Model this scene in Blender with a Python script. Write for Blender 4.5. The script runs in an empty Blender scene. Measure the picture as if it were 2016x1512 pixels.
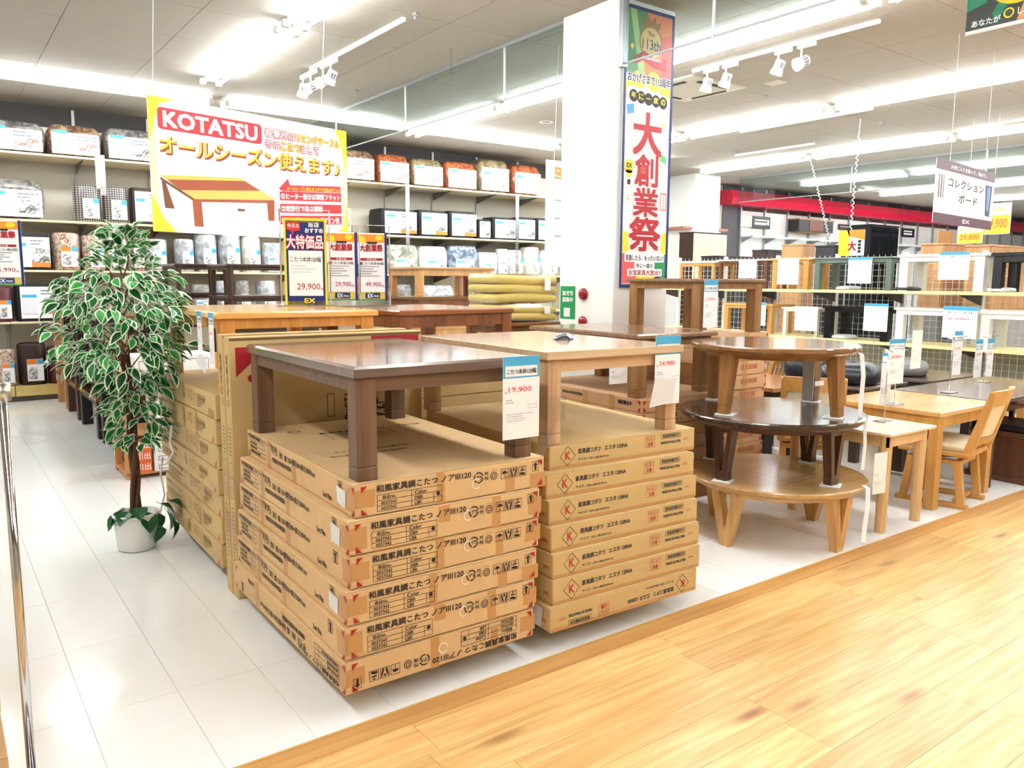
import bpy, bmesh, math, random
from mathutils import Vector, Matrix
random.seed(7)
PI = math.pi
SC = bpy.context.scene
COL = SC.collection

# ------------------------------------------------------------------ camera
F, YAW, PITCH, ROLL = 1559.2, 0.63483, 0.13034, 0.0063
_cy, _sy, _cp, _sp = math.cos(YAW), math.sin(YAW), math.cos(PITCH), math.sin(PITCH)
_fw = Vector((_sy*_cp, _cy*_cp, -_sp)); _rt = Vector((_cy, -_sy, 0)); _up = _rt.cross(_fw)
_r = math.cos(ROLL)*_rt + math.sin(ROLL)*_up
_u = -math.sin(ROLL)*_rt + math.cos(ROLL)*_up
EYE = Vector((0, 0, 1.555))
cam = bpy.data.objects.new('camera', bpy.data.cameras.new('camera'))
COL.objects.link(cam)
cam.matrix_world = Matrix(((_r.x, _u.x, -_fw.x, EYE.x), (_r.y, _u.y, -_fw.y, EYE.y), (_r.z, _u.z, -_fw.z, EYE.z), (0, 0, 0, 1)))
cam.data.sensor_width = 36; cam.data.lens = F/2016*36; cam.data.clip_start = 0.02
SC.camera = cam

def ray(x, y): return _r*(x-1008)/F - _u*(y-756)/F + _fw
def at(x, y, X=None, Y=None, Z=None, D=None):
    """surveyed point: where the sight line through a photo pixel meets a wall, a floor or a shelf plane"""
    d = ray(x, y)
    t = X/d.x if X is not None else Y/d.y if Y is not None else (Z-EYE.z)/d.z if Z is not None else D
    return EYE + d*t

# ------------------------------------------------------------------ light and exposure
SC.view_settings.view_transform = 'Standard'; SC.view_settings.look = 'None'
SC.view_settings.gamma = 1; SC.view_settings.use_curve_mapping = False
SC.view_settings.exposure = 1.95
TUBE_STRENGTH = 17.0
wd = bpy.data.worlds.new('world'); SC.world = wd; wd.use_nodes = True
wd.node_tree.nodes['Background'].inputs[0].default_value = (0.93, 0.96, 1, 1)
wd.node_tree.nodes['Background'].inputs[1].default_value = 0.75
ZC = 3.765          # ceiling height
WY = 12.24          # back wall

# ------------------------------------------------------------------ materials
def s2l(c): return tuple(((v/12.92) if v <= .04045 else ((v+.055)/1.055)**2.4) for v in [q/255 for q in c]) + (1,)
MC = {}
def mat(name, rgb=(200, 200, 200), rough=.6, metal=0, emit=0, spec=.5, alpha=None, bump=0, bscale=200, noise=0, nscale=8, sheen=None):
    if name in MC: return MC[name]
    m = bpy.data.materials.new(name); m.use_nodes = True; MC[name] = m
    nt = m.node_tree; b = nt.nodes['Principled BSDF']
    c = s2l(rgb)
    b.inputs['Base Color'].default_value = c; b.inputs['Roughness'].default_value = rough
    b.inputs['Metallic'].default_value = metal; b.inputs['Specular IOR Level'].default_value = spec
    if emit: b.inputs['Emission Color'].default_value = c; b.inputs['Emission Strength'].default_value = emit
    if noise or bump:
        tc = nt.nodes.new('ShaderNodeTexCoord')
    if noise:
        n = nt.nodes.new('ShaderNodeTexNoise'); n.inputs['Scale'].default_value = nscale; n.inputs['Detail'].default_value = 4
        nt.links.new(tc.outputs['Object'], n.inputs['Vector'])
        h = nt.nodes.new('ShaderNodeHueSaturation'); h.inputs['Color'].default_value = c
        mr = nt.nodes.new('ShaderNodeMapRange'); mr.inputs[3].default_value = 1-noise; mr.inputs[4].default_value = 1+noise
        nt.links.new(n.outputs[0], mr.inputs[0]); nt.links.new(mr.outputs[0], h.inputs['Value'])
        nt.links.new(h.outputs[0], b.inputs['Base Color'])
    if bump:
        n2 = nt.nodes.new('ShaderNodeTexNoise'); n2.inputs['Scale'].default_value = bscale; n2.inputs['Detail'].default_value = 3
        nt.links.new(tc.outputs['Object'], n2.inputs['Vector'])
        bp = nt.nodes.new('ShaderNodeBump'); bp.inputs['Strength'].default_value = bump; bp.inputs['Distance'].default_value = .01
        nt.links.new(n2.outputs[0], bp.inputs['Height']); nt.links.new(bp.outputs[0], b.inputs['Normal'])
    return m
def wood(name, c1, c2, axis='x', rough=.4, scale=1.0, coat=0.0, rnd=False, knots=False):
    if name in MC: return MC[name]
    m = bpy.data.materials.new(name); m.use_nodes = True; MC[name] = m
    nt = m.node_tree; N = nt.nodes; L = nt.links; b = N['Principled BSDF']
    tc = N.new('ShaderNodeTexCoord'); mp = N.new('ShaderNodeMapping')
    k = [28*scale]*3; k['xyz'.index(axis)] = 1.6*scale
    mp.inputs['Scale'].default_value = k
    src = tc.outputs['Object']
    if rnd:
        oi = N.new('ShaderNodeObjectInfo'); add = N.new('ShaderNodeVectorMath'); add.operation = 'ADD'
        mu = N.new('ShaderNodeMath'); mu.operation = 'MULTIPLY'; mu.inputs[1].default_value = 37.0
        L.new(oi.outputs['Random'], mu.inputs[0]); L.new(tc.outputs['Object'], add.inputs[0]); L.new(mu.outputs[0], add.inputs[1])
        src = add.outputs[0]
    L.new(src, mp.inputs[0])
    n = N.new('ShaderNodeTexNoise'); n.inputs['Scale'].default_value = 1.0; n.inputs['Detail'].default_value = 6; n.inputs['Distortion'].default_value = .6
    L.new(mp.outputs[0], n.inputs['Vector'])
    cr = N.new('ShaderNodeValToRGB'); cr.color_ramp.elements[0].position = .32; cr.color_ramp.elements[1].position = .68
    cr.color_ramp.elements[0].color = s2l(c2); cr.color_ramp.elements[1].color = s2l(c1)
    L.new(n.outputs[0], cr.inputs[0])
    out = cr.outputs[0]
    if knots:
        mp2 = N.new('ShaderNodeMapping'); kk = [9.0]*3; kk['xyz'.index(axis)] = 2.2; mp2.inputs['Scale'].default_value = kk
        L.new(src, mp2.inputs[0]); v = N.new('ShaderNodeTexVoronoi'); v.inputs['Scale'].default_value = .55
        L.new(mp2.outputs[0], v.inputs['Vector'])
        mr = N.new('ShaderNodeMapRange'); mr.inputs[1].default_value = .03; mr.inputs[2].default_value = .16; mr.inputs[3].default_value = .85; mr.inputs[4].default_value = 0
        L.new(v.outputs['Distance'], mr.inputs[0])
        mx = N.new('ShaderNodeMix'); mx.data_type = 'RGBA'; L.new(mr.outputs[0], mx.inputs[0]); L.new(out, mx.inputs[6]); mx.inputs[7].default_value = s2l((140, 90, 55))
        out = mx.outputs[2]
    if rnd:
        h = N.new('ShaderNodeHueSaturation'); mr = N.new('ShaderNodeMapRange'); mr.inputs[3].default_value = .84; mr.inputs[4].default_value = 1.1
        L.new(oi.outputs['Random'], mr.inputs[0]); L.new(mr.outputs[0], h.inputs['Value']); L.new(out, h.inputs['Color']); out = h.outputs[0]
    L.new(out, b.inputs['Base Color'])
    b.inputs['Roughness'].default_value = rough
    b.inputs['Coat Weight'].default_value = coat; b.inputs['Coat Roughness'].default_value = .12
    return m
def glassy(name, tint=(235, 245, 245), rough=.02, a=.12):
    """thin clear sheet: mostly see-through, a little gloss"""
    if name in MC: return MC[name]
    m = bpy.data.materials.new(name); m.use_nodes = True; MC[name] = m
    nt = m.node_tree; N = nt.nodes; N.remove(N['Principled BSDF'])
    t = N.new('ShaderNodeBsdfTransparent'); t.inputs[0].default_value = s2l(tint)
    g = N.new('ShaderNodeBsdfGlossy'); g.inputs['Roughness'].default_value = rough
    fr = N.new('ShaderNodeLayerWeight'); fr.inputs[0].default_value = .5
    pw = N.new('ShaderNodeMath'); pw.operation = 'POWER'; pw.inputs[1].default_value = 4; nt.links.new(fr.outputs['Facing'], pw.inputs[0])
    mu = N.new('ShaderNodeMath'); mu.operation = 'MULTIPLY_ADD'; mu.inputs[1].default_value = .45; mu.inputs[2].default_value = a; mu.use_clamp = True
    mx = N.new('ShaderNodeMixShader'); nt.links.new(pw.outputs[0], mu.inputs[0]); nt.links.new(mu.outputs[0], mx.inputs[0])
    nt.links.new(t.outputs[0], mx.inputs[1]); nt.links.new(g.outputs[0], mx.inputs[2])
    nt.links.new(mx.outputs[0], N['Material Output'].inputs[0])
    return m
def tube_mat():
    m = bpy.data.materials.new('lit_tube'); m.use_nodes = True
    b = m.node_tree.nodes['Principled BSDF']
    b.inputs['Emission Color'].default_value = (.93, .97, 1, 1); b.inputs['Emission Strength'].default_value = TUBE_STRENGTH
    b.inputs['Base Color'].default_value = (.9, .9, .9, 1)
    return m

WHITE = mat('white_paint', (238, 238, 236), .5)
PAPER = mat('white_paper', (244, 245, 246), .55)
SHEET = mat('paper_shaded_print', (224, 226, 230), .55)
INK = mat('black_ink', (30, 28, 28), .6)
GREYINK = mat('grey_ink', (120, 122, 126), .6)
PALEINK = mat('pale_grey_ink', (190, 192, 196), .6)
REDINK = mat('red_ink', (170, 28, 40), .55)
PINKINK = mat('price_red_ink', (225, 70, 100), .55)
BLUEHDR = mat('sky_blue_print', (70, 170, 216), .5)
CHROME = mat('chrome', (205, 205, 208), .12, 1)
STEEL = mat('galvanised_steel', (165, 168, 170), .4, .6)
BLACKP = mat('black_plastic', (22, 22, 24), .4)
CARD = mat('cardboard', (218, 182, 132), .75, noise=.07, nscale=14, bump=.08, bscale=90)
CARD2 = mat('yellow_cardboard', (206, 176, 120), .75, noise=.06, nscale=14, bump=.08, bscale=90)
TAPE = mat('brown_packing_tape', (190, 146, 92), .28)
CLEAR = glassy('clear_plastic_film', (245, 247, 248), .15, .10)
GLASS = glassy('smoke_screen_glass', (226, 234, 234), .01, .05)

# ------------------------------------------------------------------ mesh helpers
class MB:
    def __init__(s): s.v = []; s.f = []; s.m = []; s.mi = 0
    def quad(s, a, b, c, d): n = len(s.v); s.v += [a, b, c, d]; s.f.append((n, n+1, n+2, n+3)); s.m.append(s.mi); return s
    def poly(s, pts): n = len(s.v); s.v += [tuple(p) for p in pts]; s.f.append(tuple(range(n, n+len(pts)))); s.m.append(s.mi); return s
    def box(s, x0, y0, z0, x1, y1, z1, c=0):
        """box; c = chamfer of the upright and top edges"""
        if c <= 0:
            n = len(s.v); s.v += [(x, y, z) for z in (z0, z1) for y in (y0, y1) for x in (x0, x1)]
            for q in ((0, 2, 3, 1), (4, 5, 7, 6), (0, 1, 5, 4), (2, 6, 7, 3), (0, 4, 6, 2), (1, 3, 7, 5)):
                s.f.append(tuple(n+i for i in q)); s.m.append(s.mi)
            return s
        def ring(i, z): return [(x0+c, y0+i, z), (x1-c, y0+i, z), (x1-i, y0+c, z), (x1-i, y1-c, z), (x1-c, y1-i, z), (x0+c, y1-i, z), (x0+i, y1-c, z), (x0+i, y0+c, z)]
        s.rings([ring(c*.6, z0), ring(0, z0+c), ring(0, z1-c), ring(c*.6, z1)], cap=True)
        return s
    def rings(s, rs, cap=True, closed=True):
        n0 = len(s.v); k = len(rs[0])
        for r in rs: s.v += [tuple(p) for p in r]
        for j in range(len(rs)-1):
            for i in range(k if closed else k-1):
                a = n0+j*k+i; b = n0+j*k+(i+1) % k
                s.f.append((a, b, b+k, a+k)); s.m.append(s.mi)
        if cap:
            s.f.append(tuple(n0+i for i in reversed(range(k)))); s.m.append(s.mi)
            s.f.append(tuple(n0+(len(rs)-1)*k+i for i in range(k))); s.m.append(s.mi)
        return s
    def lathe(s, prof, n=24, cx=0, cy=0, cap=True):
        return s.rings([[(cx+r*math.cos(2*PI*i/n), cy+r*math.sin(2*PI*i/n), z) for i in range(n)] for r, z in prof], cap)
    def tube(s, pts, r, n=8, cap=True):
        pts = [Vector(p) for p in pts]; rs = []
        up = Vector((0, 0, 1)); prev = None
        for i, p in enumerate(pts):
            d = (pts[min(i+1, len(pts)-1)]-pts[max(i-1, 0)]).normalized()
            a = d.cross(up if abs(d.z) < .95 else Vector((1, 0, 0))) if prev is None else prev - d*prev.dot(d)
            a.normalize(); prev = a; b = d.cross(a)
            rr = r[i] if isinstance(r, (list, tuple)) else r
            rs.append([tuple(p+rr*(math.cos(2*PI*k/n)*a+math.sin(2*PI*k/n)*b)) for k in range(n)])
        return s.rings(rs, cap)
    def beam(s, a, b, wa, wb=None, ta=None, tb=None, side=(1, 0, 0)):
        """tapered rectangular bar from a to b; w along side, t across"""
        wb = wb or wa; ta = ta or wa; tb = tb or wb
        a = Vector(a); b = Vector(b); d = (b-a).normalized(); u = Vector(side); u = (u-d*u.dot(d)).normalized(); v = d.cross(u)
        rs = []
        for p, w, t in ((a, wa, ta), (b, wb, tb)):
            rs.append([tuple(p+u*w/2*i+v*t/2*j) for i, j in ((-1, -1), (1, -1), (1, 1), (-1, 1))])
        return s.rings(rs)
    def mesh(s, name, mats, smooth=False):
        me = bpy.data.meshes.new(name); me.from_pydata(s.v, [], s.f)
        for m in (mats if isinstance(mats, (list, tuple)) else [mats]): me.materials.append(m)
        if any(s.m): me.polygons.foreach_set('material_index', s.m)
        bm = bmesh.new(); bm.from_mesh(me)
        bmesh.ops.recalc_face_normals(bm, faces=bm.faces); bm.to_mesh(me); bm.free()
        if smooth: me.polygons.foreach_set('use_smooth', [True]*len(me.polygons))
        return me
def link(name, me, parent=None, loc=(0, 0, 0), rot=(0, 0, 0), scale=(1, 1, 1)):
    o = bpy.data.objects.new(name, me); COL.objects.link(o)
    o.location = loc; o.rotation_euler = rot; o.scale = scale
    if parent: o.parent = parent
    return o
def tag(o, label, cat, group=None):
    o['label'] = label; o['category'] = cat
    if group: o['group'] = group
    return o
def thing(name, label, cat, loc=(0, 0, 0), rz=0, group=None, rot=None):
    o = bpy.data.objects.new(name, None); COL.objects.link(o); o.empty_display_size = .05
    o.location = loc; o.rotation_euler = rot or (0, 0, rz)
    return tag(o, label, cat, group)
def struct(name, me, parent=None, **k):
    o = link(name, me, parent, **k)
    if not parent: o['kind'] = 'structure'
    return o
CACHE = {}
def cached(key, fn):
    if key not in CACHE: CACHE[key] = fn()
    return CACHE[key]
def copy_tree(o, loc=None, rz=None, label=None, parent=None, swap=None):
    c = o.copy(); COL.objects.link(c)
    if parent: c.parent = parent
    if loc is not None: c.location = loc
    if rz is not None: c.rotation_euler = (0, 0, rz)
    if label: c['label'] = label
    for ch in list(o.children): copy_tree(ch, parent=c)
    return c

# lettering: text turned into flat polygons, gathered into one sheet of print
TX = {}
def glyphs(body, bold=0.0):
    key = (body, bold)
    if key in TX: return TX[key]
    cu = bpy.data.curves.new('t', 'FONT'); cu.body = body; cu.size = 1; cu.resolution_u = 2 if len(body) > 3 else 4; cu.offset = bold
    ob = bpy.data.objects.new('t', cu); COL.objects.link(ob)
    dg = bpy.context.evaluated_depsgraph_get(); me = bpy.data.meshes.new_from_object(ob.evaluated_get(dg))
    v = [tuple(p.co)[:2] for p in me.vertices]; f = [tuple(p.vertices) for p in me.polygons]
    bpy.data.objects.remove(ob); bpy.data.curves.remove(cu); bpy.data.meshes.remove(me)
    if not v: v = [(0, 0), (1, 0), (1, 1)]; f = [(0, 1, 2)]
    x0 = min(p[0] for p in v); x1 = max(p[0] for p in v); y0 = min(p[1] for p in v); y1 = max(p[1] for p in v)
    TX[key] = (v, f, x0, y0, x1-x0, y1-y0)
    return TX[key]
class Ink:
    """flat print in the x-z plane facing -y"""
    def __init__(s, flip=None): s.v = []; s.f = []; s.flip = flip; s.d = 0
    def _p(s, x, z):
        if s.flip: x, z = s.flip[0]-x, s.flip[1]-z
        return (x, -s.d, z)
    def text(s, body, x, z, w=None, h=None, bold=.012, rot=0, vert=False):
        v, f, a, b, W, H = glyphs(body, 0.0)
        if w is None: w = h*W/H
        if h is None: h = w*H/W
        c, q = math.cos(rot), math.sin(rot); e = bold*h/H*1.0
        d0 = s.d
        for ex, ez in (((0, 0),) if e < .0001 else ((-e, -e), (e, e), (e, -e), (-e, e))):
            n = len(s.v); s.d += .00011
            for p in v:
                px, pz = (p[0]-a)/W*w+ex, (p[1]-b)/H*h+ez
                s.v.append(s._p(x+px*c-pz*q, z+px*q+pz*c))
            s.f += [tuple(n+i for i in t) for t in f]
        s.d = d0
        return s
    def poly(s, pts):
        n = len(s.v); s.v += [s._p(*p) for p in pts]; s.f.append(tuple(range(n, n+len(pts)))); return s
    def rect(s, x0, z0, x1, z1): return s.poly([(x0, z0), (x1, z0), (x1, z1), (x0, z1)])
    def line(s, x0, z0, x1, z1, t=.0015):
        d = math.hypot(x1-x0, z1-z0) or 1; nx, nz = -(z1-z0)/d*t/2, (x1-x0)/d*t/2
        return s.poly([(x0+nx, z0+nz), (x1+nx, z1+nz), (x1-nx, z1-nz), (x0-nx, z0-nz)])
    def frame(s, x0, z0, x1, z1, t=.002):
        s.rect(x0, z0, x1, z0+t); s.rect(x0, z1-t, x1, z1); s.rect(x0, z0+t, x0+t, z1-t); s.rect(x1-t, z0+t, x1, z1-t); return s
    def disc(s, x, z, r, n=16, rz=None):
        s.d += .00006; return s.poly([(x+r*math.cos(2*PI*i/n), z+(rz or r)*math.sin(2*PI*i/n)) for i in range(n)])
    def ring(s, x, z, r, t, a0=0, a1=2*PI, n=20):
        for i in range(n):
            p, q = a0+(a1-a0)*i/n, a0+(a1-a0)*(i+1)/n
            s.poly([(x+r*math.cos(p), z+r*math.sin(p)), (x+r*math.cos(q), z+r*math.sin(q)), (x+(r-t)*math.cos(q), z+(r-t)*math.sin(q)), (x+(r-t)*math.cos(p), z+(r-t)*math.sin(p))])
        return s
    def smalltext(s, x, z, w, rows, h=.004, gap=.009, seed=1):
        R = random.Random(seed)
        for k in range(rows):
            xx = x; e = x+w*R.uniform(.5, 1)
            while xx < e:
                l = R.uniform(.004, .014)*max(1, w/.2); s.rect(xx, z-k*gap, min(xx+l, e), z-k*gap+h); xx += l+.004
        return s
    def mesh(s, name, m):
        me = bpy.data.meshes.new(name); me.from_pydata(s.v, [], s.f); me.materials.append(m); return me
def ink(parent, key, fn, m, name='printing', loc=(0, 0, 0), rot=(0, 0, 0), label=None):
    me = cached(('ink', key, m.name), lambda: fn().mesh(name, m))
    o = link(name, me, parent, loc, rot)
    if label: o['label'] = label
    if len(me.polygons) > 1: o['kind'] = 'stuff'
    return o
def strips(parent, key, spots, m, name='paper_tape', loc=(0, 0, 0), rot=(0, 0, 0)):
    for q, (x, w, z0, z1) in enumerate(spots):
        ink(parent, (key, 's', q), lambda: Ink().rect(x, z0, x+w, z1), m, name, loc, rot)
def rrect(x0, z0, x1, z1, r, n=5):
    P = []
    for cx, cz, a in ((x1-r, z1-r, 0), (x0+r, z1-r, PI/2), (x0+r, z0+r, PI), (x1-r, z0+r, 1.5*PI)):
        P += [(cx+r*math.cos(a+PI/2*i/n), cz+r*math.sin(a+PI/2*i/n)) for i in range(n+1)]
    return P

# ================================================================== THE SETTING
floor = struct('floor', MB().box(-6, -8, -.08, 42, 13, -.006).mesh('floor', mat('floor_joint', (196, 196, 192), .6)))
TILE = mat('white_floor_tile', (246, 248, 247), .16, noise=.025, nscale=3)
def tile_mesh(): return MB().box(.0008, .0008, -.006, .3042, .6092, 0).mesh('floor_tile', TILE)
big = MB()
cand = []
for i in range(-18, 125):
    for j in range(0, 19):
        x = 1.273+(i-3)*.305; y = 2.417+j*.61
        cx, cy = x+.15, y+.3
        seen = -.25+.03*cy < cx < 1.62*cy+1.0 and not (cx > 1.2 and 2.6 < cy < 3.7 and cx < 2.9) and not (cx > 1.25+.05*(cy-3) and cy > 3.7 and cx < 5.2)
        cand.append((0 if seen else 1, math.hypot(cx, cy), x, y))
cand.sort()
for k, (hid, d, x, y) in enumerate(cand):
    if k < 298 and not hid: link('floor_tile', cached('tile', tile_mesh), floor, (x, y, 0))
    else: big.box(x+.0008, y+.0008, -.006, x+.3042, y+.6092, 0)
o = link('tiles_beyond', big.mesh('tiles_beyond', TILE), floor); o['kind'] = 'stuff'
PLANK = wood('oak_floor_plank', (240, 202, 140), (212, 162, 98), 'x', .32, 1.25, 0, True, True)
R = random.Random(3); k = 0
rest = MB()
for j in range(0, 34):
    y1 = 2.31-j*.192; y0 = y1-.192
    x = -3-R.uniform(0, 1.2)
    if j == 0: x = 4.93-1.22*7
    while x < 20:
        if j < 9 and -.2 < x+1.22 and x < 8:
            link('floor_plank', cached('plank', lambda: MB().box(.0008, .0008, -.006, 1.2192, .1912, .001).mesh('floor_plank', PLANK)), floor, (x, y0, 0))
        else: rest.box(x+.0008, y0+.0008, -.006, x+1.2192, y1-.0008, .001)
        x += 1.22
o = link('planks_beyond', rest.mesh('planks_beyond', PLANK), floor); o['kind'] = 'stuff'
struct('trim_1', MB().box(-6, 2.31, -.006, 42, 2.405, .0015).mesh('trim_1', wood('edge_plank', (214, 166, 100), (190, 138, 80), 'x', .4, .5)))
struct('trim_2', MB().box(-6, 2.405, -.006, 42, 2.417, .004).mesh('trim_2', mat('edge_strip', (214, 168, 96), .35)))

# ceiling of 0.91 m mineral tiles
CEIL = mat('mineral_ceiling_tile', (164, 157, 145), .9, noise=.05, nscale=60, bump=.25, bscale=110)
ceiling = struct('ceiling', MB().box(-6, -8, ZC+.012, 42, 13.4, ZC+.1).mesh('ceiling', mat('ceiling_void', (120, 118, 112), .9)))
bigc = MB()
for i in range(-8, 45):
    for j in range(-14, 14):
        x = 1.104+(i-3)*.91; y = 8.957-(j+2)*.937+1.874
        if y > WY+.2: continue
        if x > -1 and x < 19 and y > 2.2 and (x < y*2.2+3): link('ceiling_tile', cached('ctile', lambda: MB().box(.0025, .0025, 0, .9075, .9345, .012).mesh('ceiling_tile', CEIL)), ceiling, (x, y, ZC))
        else: bigc.box(x+.0025, y+.0025, ZC, x+.9075, y+.9345, ZC+.012)
o = link('tiles_beyond', bigc.mesh('ceiling_tiles_beyond', CEIL), ceiling); o['kind'] = 'stuff'

WALLW = mat('white_wall', (206, 200, 186), .7)
wall = struct('wall_back', MB().box(-6, WY, 0, 42, WY+.15, ZC).mesh('wall_back', WALLW))
link('dark_band', MB().box(-6, WY-.012, 3.50, 12.9, WY, ZC).mesh('dark_band', mat('dark_band', (62, 58, 56), .8)), wall)['label'] = 'dark grey strip between shelving and ceiling'
struct('wall_left', MB().box(-6.15, -8, 0, -6, 13, ZC).mesh('wall_left', WALLW))
struct('wall_right', MB().box(42, -8, 0, 42.15, 13, ZC).mesh('wall_right', WALLW))
struct('wall_front', MB().box(-6, -8.15, 0, 42, -8, ZC).mesh('wall_front', WALLW))

# near pillar
pil = struct('pillar', MB().box(4.53, 4.77, 0, 5.17, 5.45, ZC, .006).mesh('pillar', mat('pillar_white', (240, 241, 240), .35)))
pil['kind'] = 'structure'
pil2 = struct('far_pillar', MB().box(12.95, 11.25, 0, 13.75, 11.95, ZC, .006).mesh('far_pillar', MC['pillar_white']))

# hanging smoke screens of glass (below the ceiling), line X = 4.44
def screen(name, label, x0, y0, x1, y1, ys, z0=3.25):
    t = struct(name, MB().box(min(x0, x1)-.015, min(y0, y1)-.015, ZC-.03, max(x0, x1)+.015, max(y0, y1)+.015, ZC).mesh('top_channel', mat('screen_channel', (150, 152, 152), .5)))
    t['label'] = label
    for (a, b) in zip(ys[:-1], ys[1:]):
        if x0 == x1:
            link('glass_pane', MB().box(x0-.003, a+.004, z0+.012, x0+.003, b-.004, ZC-.03).mesh('glass_pane', GLASS), t)
            link('bottom_rail', MB().box(x0-.006, a, z0, x0+.006, b, z0+.014).mesh('bottom_rail', MC['screen_channel']), t)
        else:
            link('glass_pane', MB().box(a+.004, y0-.003, z0+.012, b-.004, y0+.003, ZC-.03).mesh('glass_pane', GLASS), t)
            link('bottom_rail', MB().box(a, y0-.006, z0, b, y0+.006, z0+.014).mesh('bottom_rail', MC['screen_channel']), t)
    for a in ys[1:-1]:
        p = (x0-.01, a-.006, x0+.01, a+.006) if x0 == x1 else (a-.006, y0-.01, a+.006, y0+.01)
        link('hanger', MB().box(p[0], p[1], z0, p[2], p[3], ZC-.02).mesh('hanger', WHITE), t)
    return t
screen('smoke_screen', 'hanging glass smoke screen between the pillar and the back shelves', 4.575, 5.46, 4.575, WY-.02, [5.46, 6.36, 8.3, 10.2, WY-.03])
screen('smoke_screen', 'hanging glass smoke screen from the pillar towards the aisle', 4.575, -2, 4.575, 4.75, [-2, 0, 2.2, 3.86, 4.74])
screen('smoke_screen', 'far hanging glass smoke screen over the desks', 14.3, 1.0, 14.3, 11.2, [1, 3.6, 6.2, 8.6, 11.2])
link('screen_end_channel', MB().box(4.54, 4.73, 3.23, 4.60, 4.77, ZC).mesh('end_channel', STEEL), pil)

# ------------------------------------------------------------------ ceiling lights
TUBE = tube_mat()
def light_unit(L=2.36):
    def body(): return MB().box(-.055, -L/2, -.05, .055, L/2, 0).mesh('batten', WHITE)
    def tb(): return MB().tube([(0, -L/2+.06, 0), (0, L/2-.06, 0)], .017, 8).mesh('tube', TUBE)
    def cap(): return MB().box(-.03, -.03, -.03, .03, .03, .03, .008).mesh('lamp_holder', mat('grey_holder', (205, 205, 200), .5))
    return body, tb, cap
NL = 0
def ceiling_light(x, y, rz=0, L=2.36, label=None, vis=True):
    body, tb, cap = light_unit(L)
    t = thing('ceiling_light', label, 'light', (x, y, ZC), rz, 'bare twin tube ceiling lights')
    link('batten', cached(('bat', L), body), t)
    for s in (-.085, .085):
        link('lamp_tube', cached(('tub', L), tb), t, (s, 0, -.075))
        for e in (-L/2+.04, L/2-.04): link('lamp_holder', cached('cap', cap), t, (s, e, -.07))
    return t
NAMES = {2.70: 'left of the glass screen', 6.02: 'right of the near pillar', 9.34: 'over the tables', 12.57: 'over the desks', -1.0: 'added unseen on the left for fill', 15.9: 'fifth over from the left', 19.2: 'sixth over from the left', 22.5: 'seventh over from the left'}
ORD = ['beyond the frame', 'nearest', 'second', 'third', 'fourth']
for X in (2.70, 6.02, 9.34, 12.57, 15.9, 19.2, 22.5):
    for i, yc in enumerate((9.58, 7.13, 4.69, 2.27, -.2, -2.6)):  # rows run on out of view behind the camera, added for fill
        if X < 3 and i == 0: continue
        if X > 14 and i > 3: continue
        if X == 2.70: yc = (0, 8.16, 5.67, 3.2, .7, -1.8)[i]
        pos = ['first from the back', 'second from the back', 'third from the back', 'fourth from the back', 'fifth from the back, added unseen for fill,', 'sixth from the back, added unseen for fill,'][i]
        ceiling_light(X, yc, 0, 2.36, f'twin tube light, {pos} in the row {NAMES[X]}')
for i, xc in enumerate((-3.0, -.6, 1.82, 4.3, 7.3, 9.9)):
    ceiling_light(xc, 10.3+.03, PI/2, 2.36, 'crosswise twin tube light before the back shelves, %s from the left' % ['first', 'second', 'third', 'fourth', 'fifth', 'sixth'][i])
for X in (-1.0,):  # extra unseen row on the left, added as fill light
    for yc in (5.0, 2.2, -.2, -2.6): ceiling_light(X, yc, 0, 2.36, 'fill tube light added unseen beyond the left edge, beside the %s light of the next row' % {5.0: 'third', 2.2: 'fourth', -.2: 'fifth', -2.6: 'sixth'}[yc])

# ================================================================== CARTON STACKS
def carton(name, label, W, D, H, x, y, z, rz=0, m=CARD, group=None, tape=True, seed=0, tapez=False):
    """carton with flaps taped shut; origin at the near left bottom corner"""
    t = thing(name, label, 'box', (x, y, z), rz, group)
    def body():
        b = MB(); b.box(0, 0, .001, W, D, H-.001, .004)
        return b.mesh('carton_body', m)
    link('carton_body', cached(('cb', W, D, H, m.name), body), t)
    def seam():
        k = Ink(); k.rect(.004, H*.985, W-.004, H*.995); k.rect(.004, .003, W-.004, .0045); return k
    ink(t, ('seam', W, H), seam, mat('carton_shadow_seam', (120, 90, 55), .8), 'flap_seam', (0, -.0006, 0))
    return t
R1 = random.Random(11)

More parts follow.
